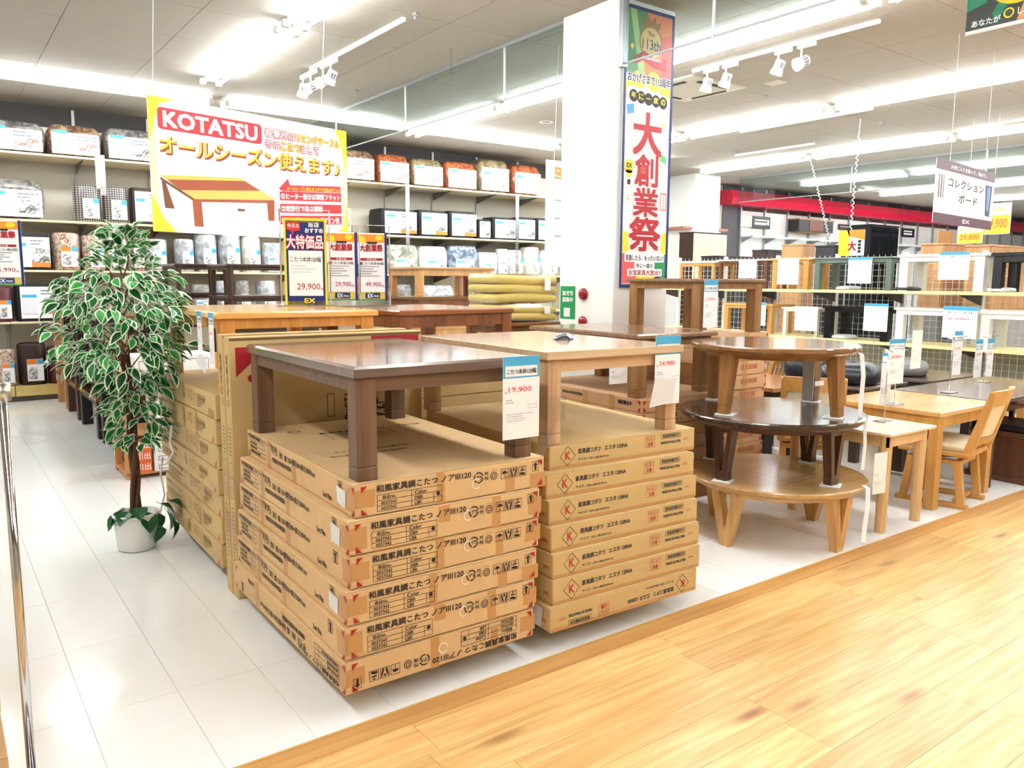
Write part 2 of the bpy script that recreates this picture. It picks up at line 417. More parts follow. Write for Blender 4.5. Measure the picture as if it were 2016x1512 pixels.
# ---- stack of six dark-table cartons, front of the picture
def front_black():
    k = Ink()
    k.text('和風家具調こたつ ノアⅢ120', .085, .083, w=.395, h=.027, bold=.018)
    x0, x1, x2, x3 = .088, .225, .318, .352
    for z in (.074, .053, .033, .0135): k.line(x0, z, x3, z, .0016)
    for x in (x0, x1, x3): k.line(x, .0135, x, .074, .0016)
    k.line(x2, .0135, x2, .053, .0016)
    k.text('商品No.', .108, .056, h=.0145); k.text('Color', .238, .056, h=.0145)
    k.text('0037343', .103, .036, h=.0125); k.text('0037342', .103, .0165, h=.0125)
    k.text('DBR', .238, .036, h=.0125); k.text('LBR', .238, .0165, h=.0125)
    k.disc(.336, .044, .008)
    # recycling marks
    k.ring(.515, .078, .022, .005, .3, 2.2, 8).ring(.515, .078, .022, .005, 2.5, 4.2, 8).ring(.515, .078, .022, .005, 4.5, 6.1, 8)
    k.text('プラ', .503, .071, h=.014, bold=.03); k.text('PS', .543, .083, h=.013); k.text('PE', .543, .064, h=.013)
    k.ring(.585, .076, .0165, .003); k.ring(.585, .076, .009, .003); k.text('ダンボール', .573, .0975, w=.026, h=.006)
    # icons
    for i, x in enumerate((.618, .661, .704)):
        k.frame(x, .058, x+.037, .098, .0018)
    ux, uz = .6365, .078
    k.poly([(ux-.014, uz), (ux-.008, uz+.009), (ux, uz+.012), (ux+.008, uz+.009), (ux+.014, uz)]); k.rect(ux-.001, uz-.014, ux+.001, uz+.001); k.rect(ux, uz-.015, ux+.005, uz-.013)
    gx = .6795
    k.poly([(gx, .094), (gx+.006, .088), (gx, .082), (gx-.006, .088)])
    for s_ in (-1, 1):
        k.poly([(gx+s_*.015, .094), (gx+s_*.012, .094), (gx+s_*.006, .078), (gx+s_*.002, .062), (gx+s_*.009, .062), (gx+s_*.013, .076)])
    hx = .7225
    k.poly([(hx-.014, .064), (hx+.010, .061), (hx+.014, .068), (hx, .073), (hx-.013, .072)]); k.poly([(hx-.012, .077), (hx+.012, .080), (hx+.006, .085), (hx-.008, .084)]); k.poly([(hx-.006, .088), (hx+.006, .090), (hx+.003, .094), (hx-.005, .093)])
    k.frame(.772, .068, .803, .108, .0018)
    k.poly([(.7875, .104), (.799, .092), (.792, .092), (.792, .072), (.783, .072), (.783, .092), (.776, .092)])
    return k
def corner_red(W, H=.124, s=.024):
    k = Ink()
    for x, dx in ((.026, 1), (W-.012, -1)):
        for z, dz in ((H-.012, -1), (.008, 1)):
            k.poly([(x, z), (x+dx*s, z), (x, z+dz*s)]) if dx*dz > 0 else k.poly([(x, z), (x, z+dz*s), (x+dx*s, z)])
            for q in range(4): 
                a = .006+q*.0048; k.disc(x+dx*(s-a+.004), z+dz*(a+.003), .0014, 5)
    return k
def tapes(spots, H=.124):
    k = Ink()
    for x, w, z0, z1 in spots: k.rect(x, z0, x+w, z1)
    return k
def side_black():
    k = Ink(); L = 1.26
    k.text('和風家具調こたつ ノアⅢ120', .05, .093, w=.38, h=.021, bold=.02)
    for z in (.086, .066, .046, .026): k.line(.05, z, .27, z, .002)
    for x in (.05, .15, .235, .27): k.line(x, .026, x, .086, .002)
    k.smalltext(.06, .071, .15, 3, .009, .02, 3)
    k.text('サイズ（約）幅 120×奥行80×高さ38/41cm', .36, .07, w=.52, h=.028, bold=.015)
    k.text('MADE IN INDONESIA', .37, .038, w=.24, h=.019, bold=.03)
    k.text('Lot No.', .96, .02, w=.085, h=.021, bold=.02)
    k.frame(1.105, .065, 1.145, .112, .003); k.poly([(1.125, .108), (1.138, .095), (1.13, .095), (1.13, .07), (1.12, .07), (1.12, .095), (1.112, .095)])
    return k
def flipk(fn, W, H):
    k = fn(); k.v = [(W-x, y, H-z) for x, y, z in k.v]; return k
UP = .1            # the stacks stand on low pallets
H6, W6, D6 = .124, .833, 1.245
ORDN = ['bottom', 'second lowest', 'third lowest', 'fourth lowest', 'fifth lowest', 'sixth lowest', 'seventh lowest', 'eighth lowest', 'ninth lowest', 'tenth lowest']
SIDE_ROT = (0, 0, -PI/2)
TAPEL = mat('paper_tape_patch', (196, 148, 92), .45)
CHALK = mat('white_chalk', (245, 240, 230), .8)
for i in range(6):
    px_, py_, pr_ = [(1.086, 2.449, -.002), (1.088, 2.455, -.016), (1.1, 2.458, -.014), (1.122, 2.472, -.010), (1.118, 2.469, -.018), (1.153, 2.492, -.026)][i]
    lab = f'cardboard kotatsu box with maroon corner marks and chalk circle, {ORDN[i]} of the front stack'
    if i == 0: lab = 'upside-down cardboard box with red corner marks at the bottom of the front stack'
    if i == 5: lab = 'topmost cardboard box with red corners carrying the dark walnut kotatsu table'
    t = carton('cardboard_box', lab, W6, D6, H6, px_, py_, UP+i*H6, pr_, CARD, 'cardboard boxes of the front stack')
    up = i > 0
    f = (lambda fn: fn) if up else (lambda fn: (lambda: flipk(fn, W6, H6)))
    g = (lambda fn: fn) if up else (lambda fn: (lambda: flipk(fn, D6, H6)))
    ink(t, ('fb', up), f(front_black), INK, 'printed_lettering', (0, -.0016, 0))
    ink(t, ('fr', up), lambda: corner_red(W6), REDINK, 'red_corner_marks', (0, -.0014, 0))
    v = i % 3
    spots = [[(0, .075, .03, .094), (.345+v*.03, .038, 0, .124), (.62+v*.03, .035, 0, .085), (.765, .075, .03, .095)], [(0, .07, .02, .1), (.36, .05, .06, .124), (.6, .04, 0, .124), (.775, .065, .02, .09)], [(0, .08, .035, .1), (.33, .035, 0, .124), (.64, .045, .0, .07), (.76, .08, .0, .06)]][v]
    strips(t, ('tp', v), spots, TAPEL, 'paper_tape', (0, -.0008, 0))
    ink(t, ('sb', up), g(side_black), INK, 'printed_lettering', (-.0016, D6, 0), SIDE_ROT)
    ink(t, ('sr', up), lambda: corner_red(D6+.015), REDINK, 'red_corner_marks', (-.0014, D6, 0), SIDE_ROT)
    strips(t, ('st', v), [(.30, .05, 0, .124), (.62, .045, 0, .1), (1.185, .07, .02, .105)], TAPEL, 'paper_tape', (-.0008, D6, 0), SIDE_ROT)
    if up:
        ink(t, 'chalk', lambda: Ink().ring(.49, .068, .021, .004, .9, 5.4, 14), CHALK, 'chalk_circle', (.0 if i != 5 else .015, -.0022, -.012 if i == 5 else 0))
    else: ink(t, 'chalk0', lambda: Ink().ring(.40, .07, .021, .004, 0, 5.6, 14), CHALK, 'chalk_circle', (0, -.0022, 0))
    if i in (2, 4, 5):
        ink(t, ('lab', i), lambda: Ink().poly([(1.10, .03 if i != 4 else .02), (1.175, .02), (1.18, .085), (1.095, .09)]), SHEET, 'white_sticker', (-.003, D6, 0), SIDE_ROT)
    if i == 5:
        def topk():
            k = Ink()
            k.text('サイズ（約）幅120×奥行80', .14, .50, w=.34, h=.032, rot=0); k.text('ヒーター: MHU-601E(DE)', .10, .43, w=.34, h=.032)
            k.text('和風家具調こたつ ノアⅢ120', .24, .92, w=.52, h=.036)
            for z in (.89, .85, .81, .77): k.line(.25, z, .62, z, .003)
            for x in (.25, .4, .56, .62): k.line(x, .77, x, .89, .003)
            k.ring(.16, 1.05, .03, .006); return k
        ink(t, 'top', topk, INK, 'printed_lettering', (0, 0, H6+.0008), (-PI/2, 0, 0))
    if i == 1:
        ink(t, 'plastwrap', lambda: Ink().poly([(.0, .0), (.3, .001), (.5, .004), (.3, .012), (.02, .02)]).poly([(.0, .02), (.018, .02), (.01, .12), (0, .12)]), CLEAR, 'clear_tape', (-.001, -.0035, 0))

# ---- stack of seven natural-table cartons
def f2_ink():
    k = Ink()
    k.text('家具調コタツ   エスタ 120NA', .155, .058, w=.285, h=.023, bold=.02); k.text('サイズ : 120 x 80x36/41cm', .155, .026, w=.175, h=.013, bold=.008)
    cx, cz, r = .098, .055, .044
    for a, b in (((cx-r*.95, cz), (cx, cz+r)), ((cx, cz+r), (cx+r*.95, cz)), ((cx+r*.95, cz), (cx, cz-r)), ((cx, cz-r), (cx-r*.95, cz))): k.line(*a, *b, .0022)
    k.frame(.648, .073, .775, .096, .0018); k.text('取扱説明書在中', .658, .0775, w=.108, h=.0145, bold=.02)
    k.text('MADE IN MALAYSIA', .648, .047, w=.128, h=.0125, bold=.025)
    return k
def f2_red():
    k = Ink(); k.text('K', .085, .038, w=.027, h=.036, bold=.015)
    k.frame(.55, .04, .61, .094, .0016); k.text('ワレモノ', .555, .07, w=.05, h=.017); k.text('注意', .563, .047, w=.034, h=.018, bold=.02)
    k.text('(AM)', .792, .05, w=.032, h=.014, bold=0); return k
H7 = .1063
for i in range(7):
    px_, py_, pr_ = [(1.987, 2.421, -.036), (2.014, 2.438, -.046), (2.027, 2.455, -.042), (2.038, 2.483, -.046), (2.052, 2.516, -.058), (2.062, 2.550, -.066), (2.118, 2.600, -.066)][i]
    lab = f'yellowish cardboard box marked with a K diamond, {ORDN[i]} of the seven-box stack'
    if i == 0: lab = 'upside-down K diamond cardboard box at the bottom of the seven-box stack'
    if i == 6: lab = 'topmost K diamond cardboard box carrying the natural oak kotatsu table'
    t = carton('cardboard_box', lab, .872, 1.19, H7, px_, py_, UP+i*H7, pr_, CARD2, 'K diamond cardboard boxes')
    up = i > 0
    ink(t, ('2b', up), (f2_ink if up else (lambda: flipk(f2_ink, .872, H7))), mat('dark_grey_ink', (55, 58, 66), .6), 'printed_lettering', (0, -.0014, 0))
    ink(t, ('2r', up), (f2_red if up else (lambda: flipk(f2_red, .872, H7))), mat('brick_red_ink', (190, 60, 50), .6), 'red_printing', (0, -.0014, 0))
    strips(t, '2t', [(0, .86, 0, .016)], TAPEL, 'bottom_tape', (0, -.0008, 0))
    ink(t, '2s', lambda: Ink().text('(AM)', 1.12, .03, h=.02).rect(.2, .02, .6, .024), MC['brick_red_ink'], 'red_printing', (-.001, 1.19, 0), SIDE_ROT)
tag(link('white_leaflet', MB().quad((0, 0, 0), (.004, -.11, .0), (.006, -.115, .085), (0, -.01, .1)).mesh('leaflet', SHEET), None, (1.976, 2.58, UP+.012)), 'white paper sheet leaning on the lowest K diamond box', 'paper')

# ---- upright slabs behind the front stack
def slab(y, x1, h, lab, red):
    t = carton('upright_box', lab, x1-1.12, .078, h, 1.12, y, 0, -.004, CARD2, 'tall flat cartons standing on edge')
    def pr_():
        k = Ink(); R_ = random.Random(4)
        k.text('こたつ本体', .06, .95, w=.25, h=.035, rot=PI/2).frame(.03, .60, .07, .68, .003).frame(.03, .5, .07, .56, .003); k.smalltext(.03, .45, .045, 14, .006, .02, 5).smalltext(.03, .84, .045, 8, .006, .018, 6); return k
    ink(t, 'slabp', pr_, mat('brown_ink', (120, 95, 55), .7), 'printing', (-.0014, .078, 0), SIDE_ROT)
    strips(t, ('slabt', h), [(0, .078, .3, .42), (0, .078, .55, .62)], TAPE, 'tape', (-.0008, .078, 0), SIDE_ROT)
    if red:
        ink(t, 'slabr', lambda: Ink().poly([(.03, h-.05), (.11, h-.05), (.11, h-.12), (.03, h-.19)]).disc(.1, h-.2, .018, 7), REDINK, 'red_mark', (0, -.0014, 0))
        ink(t, 'slabr2', lambda: Ink().rect(x1-1.12-.30, h-.08, x1-1.12-.02, h-.02), REDINK, 'red_mark', (0, -.0014, 0))
        ink(t, 'slabc', lambda: Ink().text('コタツ', .62, .93, w=.09, h=.11, rot=-PI/2).text('ランド120', .55, .95, w=.3, h=.09, rot=-PI/2).text('120×800mm×奥行', .45, .97, w=.42, h=.05, rot=-PI/2).frame(.36, .86, .40, .98, .003), INK, 'printed_lettering', (.12, -.0015, 0))
    return t
slab(3.852, 2.11, 1.29, 'tall carton slab standing on edge, the one farther from the front stack', False)
slab(3.755, 2.15, 1.283, 'tall carton slab with red mark standing on edge right behind the front stack', True)

# ---- stack of seven worn cartons on the left, orange table on top
def f3_ink():
    k = Ink()
    k.text('家具調コタツ オーブン120', .06, .083, w=.36, h=.024, bold=.02); k.smalltext(.06, .05, .36, 3, .008, .016, 2)
    k.ring(.72, .075, .02, .004); k.frame(.76, .05, .80, .1, .004); k.frame(.90, .06, 1.06, .095, .003); k.text('取扱説明書', .91, .067, w=.14, h=.02); k.smalltext(.9, .045, .15, 2, .007, .014, 9)
    k.smalltext(.6, .1, .06, 4, .006, .018, 3); return k
H3 = .1265
for i in range(7):
    t = carton('cardboard_box', f'olive-brown taped cardboard box, {ORDN[i]} of the left stack by the plant' if 0 < i < 6 else ('lowest olive-brown cardboard box of the left stack by the plant' if i == 0 else 'topmost olive-brown cardboard box of the left stack under the orange table'), .90, 1.22, H3, 1.105+[0, .004, .012, -.004, .006, -.004, 0][i], 3.958+[0, -.004, .0, -.004, .006, 0, .0][i], UP+i*H3, [0, .0, -.008, .006, 0, .004, 0][i]-.015, CARD2, 'left stack cartons')
    ink(t, '3b', f3_ink, mat('faded_brown_ink', (128, 100, 60), .7), 'printing', (-.0014, 1.24, 0), SIDE_ROT)
    ink(t, '3r', lambda: Ink().frame(.83, .03, .87, .09, .003).poly([(1.17, .01), (1.21, .01), (1.21, .05)]), mat('faded_red_ink', (196, 110, 70), .7), 'red_printing', (-.0014, 1.24, 0), SIDE_ROT)
    v = i % 3
    strips(t, ('3t', v), [[(.2, .05, 0, .1265), (.55, .06, .02, .1265), (1.1, .08, .0, .05)], [(.25, .045, 0, .1265), (.8, .04, 0, .1265), (.45, .1, 0, .03)], [(.4, .05, 0, .08), (.6, .04, 0, .1265), (.86, .05, 0, .1265)]][v], TAPE, 'tape', (-.0009, 1.24, 0), SIDE_ROT)
for yy, z0, z1, lab in ((4.75, .62, .5, 'white strap end hanging on the upper left stack boxes'), (5.02, .38, .12, 'loose white strap hanging low on the left stack')):
    tag(link('packing_strap', MB().tube([(1.08, yy, z0+.1), (1.06, yy-.02, z0), (1.08, yy, (z0+z1)/2), (1.05, yy+.02, z1)], .006, 6).mesh('strap', PAPER, True)), lab, 'strap')

# ---- stack behind the natural table (eight thin cartons), square stack at its right
def f4_front():
    k = Ink(); k.text('TWA Ⅱ 120', .12, .05, w=.2, h=.026, bold=.03); k.text('家具調こたつ', .15, .015, w=.22, h=.024, bold=.02); return k
def f4_side():
    k = Ink(); k.text('MADE IN INDONESIA', .42, .045, w=.22, h=.018, bold=.03); k.text('保証書在中', 1.0, .04, w=.13, h=.026, bold=.03); k.frame(.28, .03, .36, .075, .003); k.text('取扱', .295, .04, w=.05, h=.025); return k
CARD3 = mat('pinkish_cardboard', (206, 164, 122), .75, noise=.06, nscale=14)
def red_tri(W, H, s=.028):
    k = Ink()
    for x, dx in ((.012, 1), (W-.012, -1)):
        for z, dz in ((H-.012, -1), (.012, 1)): k.poly([(x, z), (x+dx*s, z), (x, z+dz*s)])
    return k
for i in range(8):
    t = carton('cardboard_box', f'brown cardboard box, {ORDN[i]} of the stack behind the K boxes' if i < 7 else 'topmost brown box with red corner triangles behind the natural table', .80, 1.22, .0894, 3.57+.003*(i % 3), 3.475, UP+i*.0894, -.03, CARD3, 'cartons behind the K boxes')
    ink(t, '4f', f4_front, INK, 'printed_lettering', (0, -.0014, 0)); ink(t, '4s', f4_side, INK, 'printed_lettering', (-.0014, 1.22, 0), SIDE_ROT)
    ink(t, '4r', lambda: red_tri(.80, .0894), REDINK, 'red_corner_marks', (0, -.0014, 0)); ink(t, '4q', lambda: red_tri(1.22, .0894), REDINK, 'red_corner_marks', (-.0014, 1.22, 0), SIDE_ROT)
    strips(t, '4t', [(.64, .06, 0, .089), (.91, .06, 0, .089)], TAPE, 'tape', (-.0008, 1.22, 0), SIDE_ROT)
def f5_red():
    k = Ink(); k.ring(.50, .06, .02, .004); k.poly([(.492, .05), (.498, .048), (.51, .07), (.505, .073)]); k.frame(.535, .045, .68, .078, .003); k.text('キズ有り注意', .545, .05, w=.125, h=.022); return k
for i in range(10):
    t = carton('cardboard_box', f'square pinkish carton with red corner triangles, {ORDN[i]} of the tall stack' if i < 9 else 'topmost square carton under the tall walnut table by the pillar', .80, .80, .107, 4.45+.004*(i % 2), 3.78, UP+i*.107, .012*(i % 3-1), CARD3, 'square cartons of the tall stack')
    ink(t, '5r', lambda: red_tri(.80, .107), REDINK, 'red_corner_marks', (0, -.0014, 0)); ink(t, '5q', lambda: red_tri(.80, .107), REDINK, 'red_corner_marks', (-.0014, .80, 0), SIDE_ROT)
    ink(t, '5p', f5_red, REDINK, 'red_printing', (0, -.0014, 0)); strips(t, '5t', [(.5, .06, 0, .107)], TAPE, 'tape', (0, -.0008, 0))

# ---- cartons at the left edge of the picture and the chrome post
for i in range(7):
    z0 = [0, .13, .27, .40, .53, .65, .78][i]; h = [.13, .14, .13, .13, .12, .13, .12][i]
    p = at(14, 1480, Z=.12)
    carton('cardboard_box', f'brown carton cut by the left photo edge, {ORDN[i]} of its stack', .8, 1.0, h, p.x-.80+[0, -.012, .004, -.01, -.006, -.03, -.035][i]-.02*i*.3, p.y-.05, z0, 0, CARD, 'cartons at the left photo edge')
p = at(62, 1512, Z=.10)
t = thing('chrome_post', 'thin chrome post with a clear plastic cap at the left edge', 'post', (p.x, p.y, 0))
link('post', MB().tube([(0, 0, .012), (0, 0, 1.21)], .0125, 14).mesh('post', CHROME, True), t)
link('base', MB().lathe([(.11, 0), (.11, .008), (.02, .014)], 24).mesh('base', CHROME, True), t)
link('cap', MB().tube([(0, 0, 1.21), (0, 0, 1.26)], .022, 14).mesh('cap', glassy('milky_plastic', (225, 230, 232), .3, .35), True), t)

# ================================================================== KOTATSU TABLES
WALNUT = wood('walnut_dark', (116, 94, 80), (94, 75, 62), 'x', .25, 1, 1.0)
WALNUT_Y = wood('walnut_dark_leg', (122, 92, 68), (94, 68, 50), 'z', .45, 1)
WALNUT_A = wood('walnut_dark_apron', (122, 92, 68), (94, 68, 50), 'x', .45, 1)
OAKN = wood('natural_oak_top', (218, 192, 158), (200, 170, 134), 'x', .2, 1, .5)
OAKN_Z = wood('natural_oak_leg', (208, 172, 134), (174, 134, 98), 'z', .4, 1)
OAKN_A = wood('natural_oak_apron', (220, 186, 146), (190, 150, 110), 'x', .4, 1)
ORNG = wood('orange_pine_top', (238, 190, 116), (224, 162, 84), 'x', .22, .7, .5)
ORNG_Z = wood('orange_pine_leg', (226, 160, 80), (204, 132, 58), 'z', .4, .7)
REDB = wood('red_brown_top', (158, 94, 48), (128, 72, 36), 'x', .2, .8, .6)
REDB_Z = wood('red_brown_leg', (146, 86, 44), (112, 62, 32), 'z', .4, .8)
def kotatsu(name, label, x0, y0, x1, y1, z0, h, tm, lm, am=None, th=.035, ap=.055, lw=.075, inset=.02, rz=0, foot=.05, cat='table', group=None, chamfer=.012, over=.0, heater=False, legs='square'):
    """low table; local origin = near left corner of its top's footprint"""
    W, D = x1-x0, y1-y0
    t = thing(name, label, cat, (x0, y0, z0), rz, group)
    am = am or lm; key = ('kt', round(W, 3), round(D, 3), h, tm.name, lm.name, th, ap, lw, inset, foot, chamfer, legs)
    def top():
        b = MB(); c = chamfer
        o = [[(i, j) for i, j in ((a, a), (W-a, a), (W-a, D-a), (a, D-a))] for a in (c*.5, 0, 0, c)]
        b.rings([[(x, y, z) for x, y in o[q]] for q, z in ((0, h-th), (1, h-th+.004), (2, h-c*.6), (3, h))]); return b.mesh('tabletop', tm)
    link('tabletop', cached(key+('t',), top), t)
    def apron():
        b = MB(); a, z1, z2 = inset+.006, h-th-ap, h-th-.0005; w = .022
        b.box(a, a, z1, W-a, a+w, z2); b.box(a, D-a-w, z1, W-a, D-a, z2); b.box(a, a, z1, a+w, D-a, z2); b.box(W-a-w, a, z1, W-a, D-a, z2)
        if heater: b.box(W*.3, D*.3, z1+.01, W*.7, D*.7, z2)
        return b.mesh('apron', am)
    link('apron', cached(key+('a',), apron), t)
    def leg():
        b = MB()
        if legs == 'square': b.box(0, 0, foot, lw, lw, h-th-.001, .003)
        elif legs == 'plank': b.box(0, 0, foot, lw*.45, lw*1.5, h-th-.001, .003)
        else: b.rings([[(lw/2+(r)*math.cos(k*PI/6), lw/2+(r)*math.sin(k*PI/6), z) for k in range(12)] for r, z in ((lw*.43, foot), (lw*.5, h-th-.001))])
        return b.mesh('leg', lm)
    def ext():
        b = MB()
        if legs == 'round': b.rings([[(lw/2+(r)*math.cos(k*PI/6), lw/2+(r)*math.sin(k*PI/6), z) for k in range(12)] for r, z in ((lw*.42, 0), (lw*.426, foot-.001))])
        else: b.box(-.0005, -.0005, 0, lw+.0005, lw+.0005, foot-.0015, .003)
        return b.mesh('leg_extension', lm)
    for lx in (inset, W-inset-lw):
        for ly in (inset, D-inset-lw):
            l = link('leg', cached(key+('l',), leg), t, (lx, ly, 0))
            if foot: link('leg_extension', cached(key+('e',), ext), l)
    return t
ztop1 = UP+6*H6
kotatsu('kotatsu_table', 'dark walnut kotatsu table standing on the front stack, priced 19,900', 1.165, 2.50, 1.955, 3.69, ztop1, .41, WALNUT, WALNUT_Y, WALNUT_A, th=.042, lw=.078, inset=.014, rz=-.014, ap=.05, chamfer=.014)
kotatsu('kotatsu_table', 'natural oak kotatsu table on the K box stack, priced 24,900', 2.10, 2.60, 2.91, 3.79, ztop1, .41, OAKN, OAKN_Z, OAKN_A, th=.036, lw=.072, inset=.018, rz=-.045, chamfer=.004)
kotatsu('kotatsu_table', 'orange pine kotatsu table standing on the left stack', 1.125, 3.945, 1.99, 5.12, UP+7*H3, .405, ORNG, ORNG_Z, None, th=.034, ap=.05, lw=.075, inset=.02, rz=-.006)
kotatsu('kotatsu_table', 'glossy red-brown kotatsu table between the orange table and the yellow blankets', 2.16, 4.02, 3.06, 4.92, .969, .41, REDB, REDB_Z, None, th=.032, ap=.07, lw=.08, inset=.01, rz=.12)
kotatsu('kotatsu_table', 'brown kotatsu table on the stack behind the natural table', 3.545, 3.495, 4.275, 4.66, UP+.7155, .408, wood('mid_brown_top', (150, 116, 88), (122, 92, 70), 'x', .2, 1, .5), wood('mid_brown_leg', (160, 118, 74), (126, 88, 52), 'z', .4, 1), None, th=.03, ap=.05, lw=.085, inset=.03, rz=-.035, chamfer=.014)
kotatsu('kotatsu_table', 'square walnut kotatsu table on the tall carton stack, priced 13,900', 4.462, 3.79, 5.22, 4.55, UP+1.07, .405, MC['mid_brown_top'], MC['mid_brown_leg'], None, th=.026, ap=.05, lw=.085, inset=.02, foot=.045, chamfer=.012)
# support of the red-brown table: cartons hidden behind the slabs
for i in range(7): carton('cardboard_box', f'carton under the red-brown table behind the slabs, {ORDN[i]} of its stack', .84, .6, .124, 2.2, 4.12, UP+i*.124, .0, CARD2, 'cartons under the red-brown table')

def pallet(x0, y0, x1, y1, label):
    t = thing('low_pallet', label, 'pallet', (x0, y0, 0), 0, 'low pallets under the carton stacks')
    w, d = x1-x0, y1-y0
    pm = mat('pallet_grey', (120, 118, 112), .8)
    link('deck', MB().box(0, 0, .075, w, d, UP-.0005).mesh('deck', pm), t)
    for q in (0, .5, 1): link('runner', cached(('runner', round(d, 2)), lambda: MB().box(0, 0, 0, .07, d, .0745).mesh('runner', pm)), t, ((w-.07)*q, 0, 0))
pallet(1.30, 2.68, 1.74, 3.50, 'low grey pallet in shadow under the front stack')
pallet(2.22, 2.68, 2.68, 3.42, 'low grey pallet in shadow under the K box stack')
pallet(1.24, 4.05, 2.0, 5.05, 'low grey pallet under the left stack by the plant')
pallet(2.30, 4.15, 2.95, 4.55, 'low grey pallet under the red-brown table cartons')
pallet(3.70, 3.60, 4.25, 4.55, 'low grey pallet under the cartons behind the K boxes')
pallet(4.55, 3.88, 5.15, 4.48, 'low grey pallet under the square cartons')

# ================================================================== THREE ROUND TABLES, STACKED
RCX, RCY = 4.17, 2.905
def round_table(name, label, z0, h, r, tm, lm, kind, ang, cx=RCX, cy=RCY, rl=.44):
    t = thing(name, label, 'table', (cx, cy, z0), ang)
    link('tabletop', MB().lathe([(r-.05, h-.05), (r-.03, h-.048), (r-.014, h-.034), (r-.014, h-.03), (r, h-.026), (r, h-.008), (r-.006, h-.001), (r-.012, h)], 72).mesh('tabletop', tm, False), t)
    link('under_ring', MB().lathe([(r-.12, h-.075), (r-.10, h-.078), (r-.07, h-.05), (r-.07, h-.049), (r-.1, h-.049)], 48).mesh('under_ring', lm), t)
    def leg():
        b = MB(); H = h-.052
        if kind == 'v':
            b.beam((-.075, 0, H), (-.006, 0, 0), .058, .046, .062, .05, (1, 0, 0)); b.beam((.075, 0, H), (.006, 0, 0), .058, .046, .062, .05, (1, 0, 0))
        elif kind == 'slot':
            b.beam((-.06, 0, H), (-.016, 0, 0), .034, .03, .06, .05); b.beam((.06, 0, H), (.016, 0, 0), .034, .03, .06, .05); b.beam((-.04, 0, .03), (.04, 0, .03), .05, .05, .05, .05, (0, 0, 1)); b.beam((-.07, 0, H-.02), (.07, 0, H-.02), .04, .04, .055, .055, (0, 0, 1))
        else:
            b.beam((0, .012, H), (0, -.015, .052), .088, .062, .072, .052); 
        return b.mesh('leg', lm)
    me = leg()
    for k in range(4):
        a = k*PI/2
        l = link('leg', me, t, (rl*math.cos(a), rl*math.sin(a), 0), (0, 0, a+PI/2))
        if kind == 'taper': link('leg_extension', cached('rext', lambda: MB().beam((0, -.015, .05), (0, -.019, 0), .062, .058, .052, .05).mesh('leg_extension', lm)), l)
    return t
RO = wood('honey_oak_top', (196, 158, 104), (176, 138, 86), 'x', .22, 1.2, .5); ROL = wood('honey_oak_leg', (222, 178, 112), (194, 146, 84), 'z', .4, .8)
RD = wood('dark_walnut_round', (64, 45, 38), (48, 33, 28), 'x', .2, .8, .6); RDL = wood('dark_walnut_leg', (92, 58, 42), (62, 38, 28), 'z', .35, .8, .3)
RT = wood('brown_round_top', (150, 106, 66), (122, 84, 50), 'x', .16, .8, .7); RTL = wood('brown_round_leg', (164, 116, 66), (128, 88, 46), 'z', .35, .8)
Z1, Z2, Z3 = .385, .775, 1.186
round_table('round_table', 'honey oak round low table with V-shaped legs, bottom of the round stack', 0, Z1, .535, RO, ROL, 'v', 0)
round_table('round_table', 'dark walnut round low table with slotted legs, middle of the round stack', Z1+.008, Z2-Z1-.008, .55, RD, RDL, 'slot', .0, 4.15, 2.94, .43)
round_table('round_table', 'brown glossy round low table with tapered legs, top of the round stack', Z2+.008, Z3-Z2-.008, .50, RT, RTL, 'taper', .0, 4.19, 2.97, .43)
for (cx, cy, rl, z, w) in ((4.15, 2.94, .43, Z1, 'dark walnut'), (4.19, 2.97, .43, Z2, 'brown')):
    for k, nm in enumerate(('far right', 'far left', 'near left', 'near right')):
        a = k*PI/2
        tag(link('foam_pad', cached('pad', lambda: MB().box(-.055, -.055, 0, .055, .055, .008, .002).mesh('foam_pad', mat('white_foam', (232, 234, 232), .8))), None, (cx+rl*math.cos(a), cy+rl*math.sin(a), z), (0, 0, a+.4)), f'white foam pad under the {nm} leg of the {w} round table', 'pad', 'foam pads under round table legs')
# plastic-wrapped paper around the far right leg of the top table
def wrap():
    b = MB(); R_ = random.Random(5)
    b.rings([[(.058*math.cos(k*PI/5)*R_.uniform(.9, 1.12), .052*math.sin(k*PI/5)*R_.uniform(.9, 1.12), z) for k in range(10)] for z in [i*.03 for i in range(11)]], False)
    return b.mesh('wrap', CLEAR)
t = thing('wrapped_leg_packet', 'clear plastic wrap and grey papers around the far leg of the brown round table', 'wrapping', (RCX+.02+.43, RCY+.065, Z2+.015))
link('plastic_wrap', wrap(), t); link('paper_sheet', MB().box(-.062, -.05, 0, -.058, .03, .31).mesh('sheet', SHEET), t); link('paper_band', MB().box(-.05, -.055, .10, .05, -.052, .13).mesh('band', PAPER), t)

# long paper strap tags hanging off the round tables
def strap_tag(label, pts, w=.03):
    b = MB(); V = [Vector(p) for p in pts]
    sd = Vector((_r.x, _r.y, 0)).normalized()*w/2
    for p, q in zip(V[:-1], V[1:]): b.quad(tuple(p-sd), tuple(p+sd), tuple(q+sd), tuple(q-sd))
    o = link('hanging_tag', b.mesh('hanging_tag', PAPER), None); so = o.modifiers.new('s', 'SOLIDIFY'); so.thickness = .0008
    tag(o, label, 'tag'); return o
q = [at(x, y, D=d) for x, y, d in ((1682, 690, 4.75), (1697, 698, 4.6), (1700, 740, 4.6), (1694, 800, 4.62), (1693, 826, 4.62))]
strap_tag('white paper strip hanging off the brown round table rim', [q[0], q[1], q[2], q[3], q[4]], .026)
q = [at(x, y, D=d) for x, y, d in ((1703, 826, 4.62), (1703, 875, 4.62), (1698, 925, 4.62))]
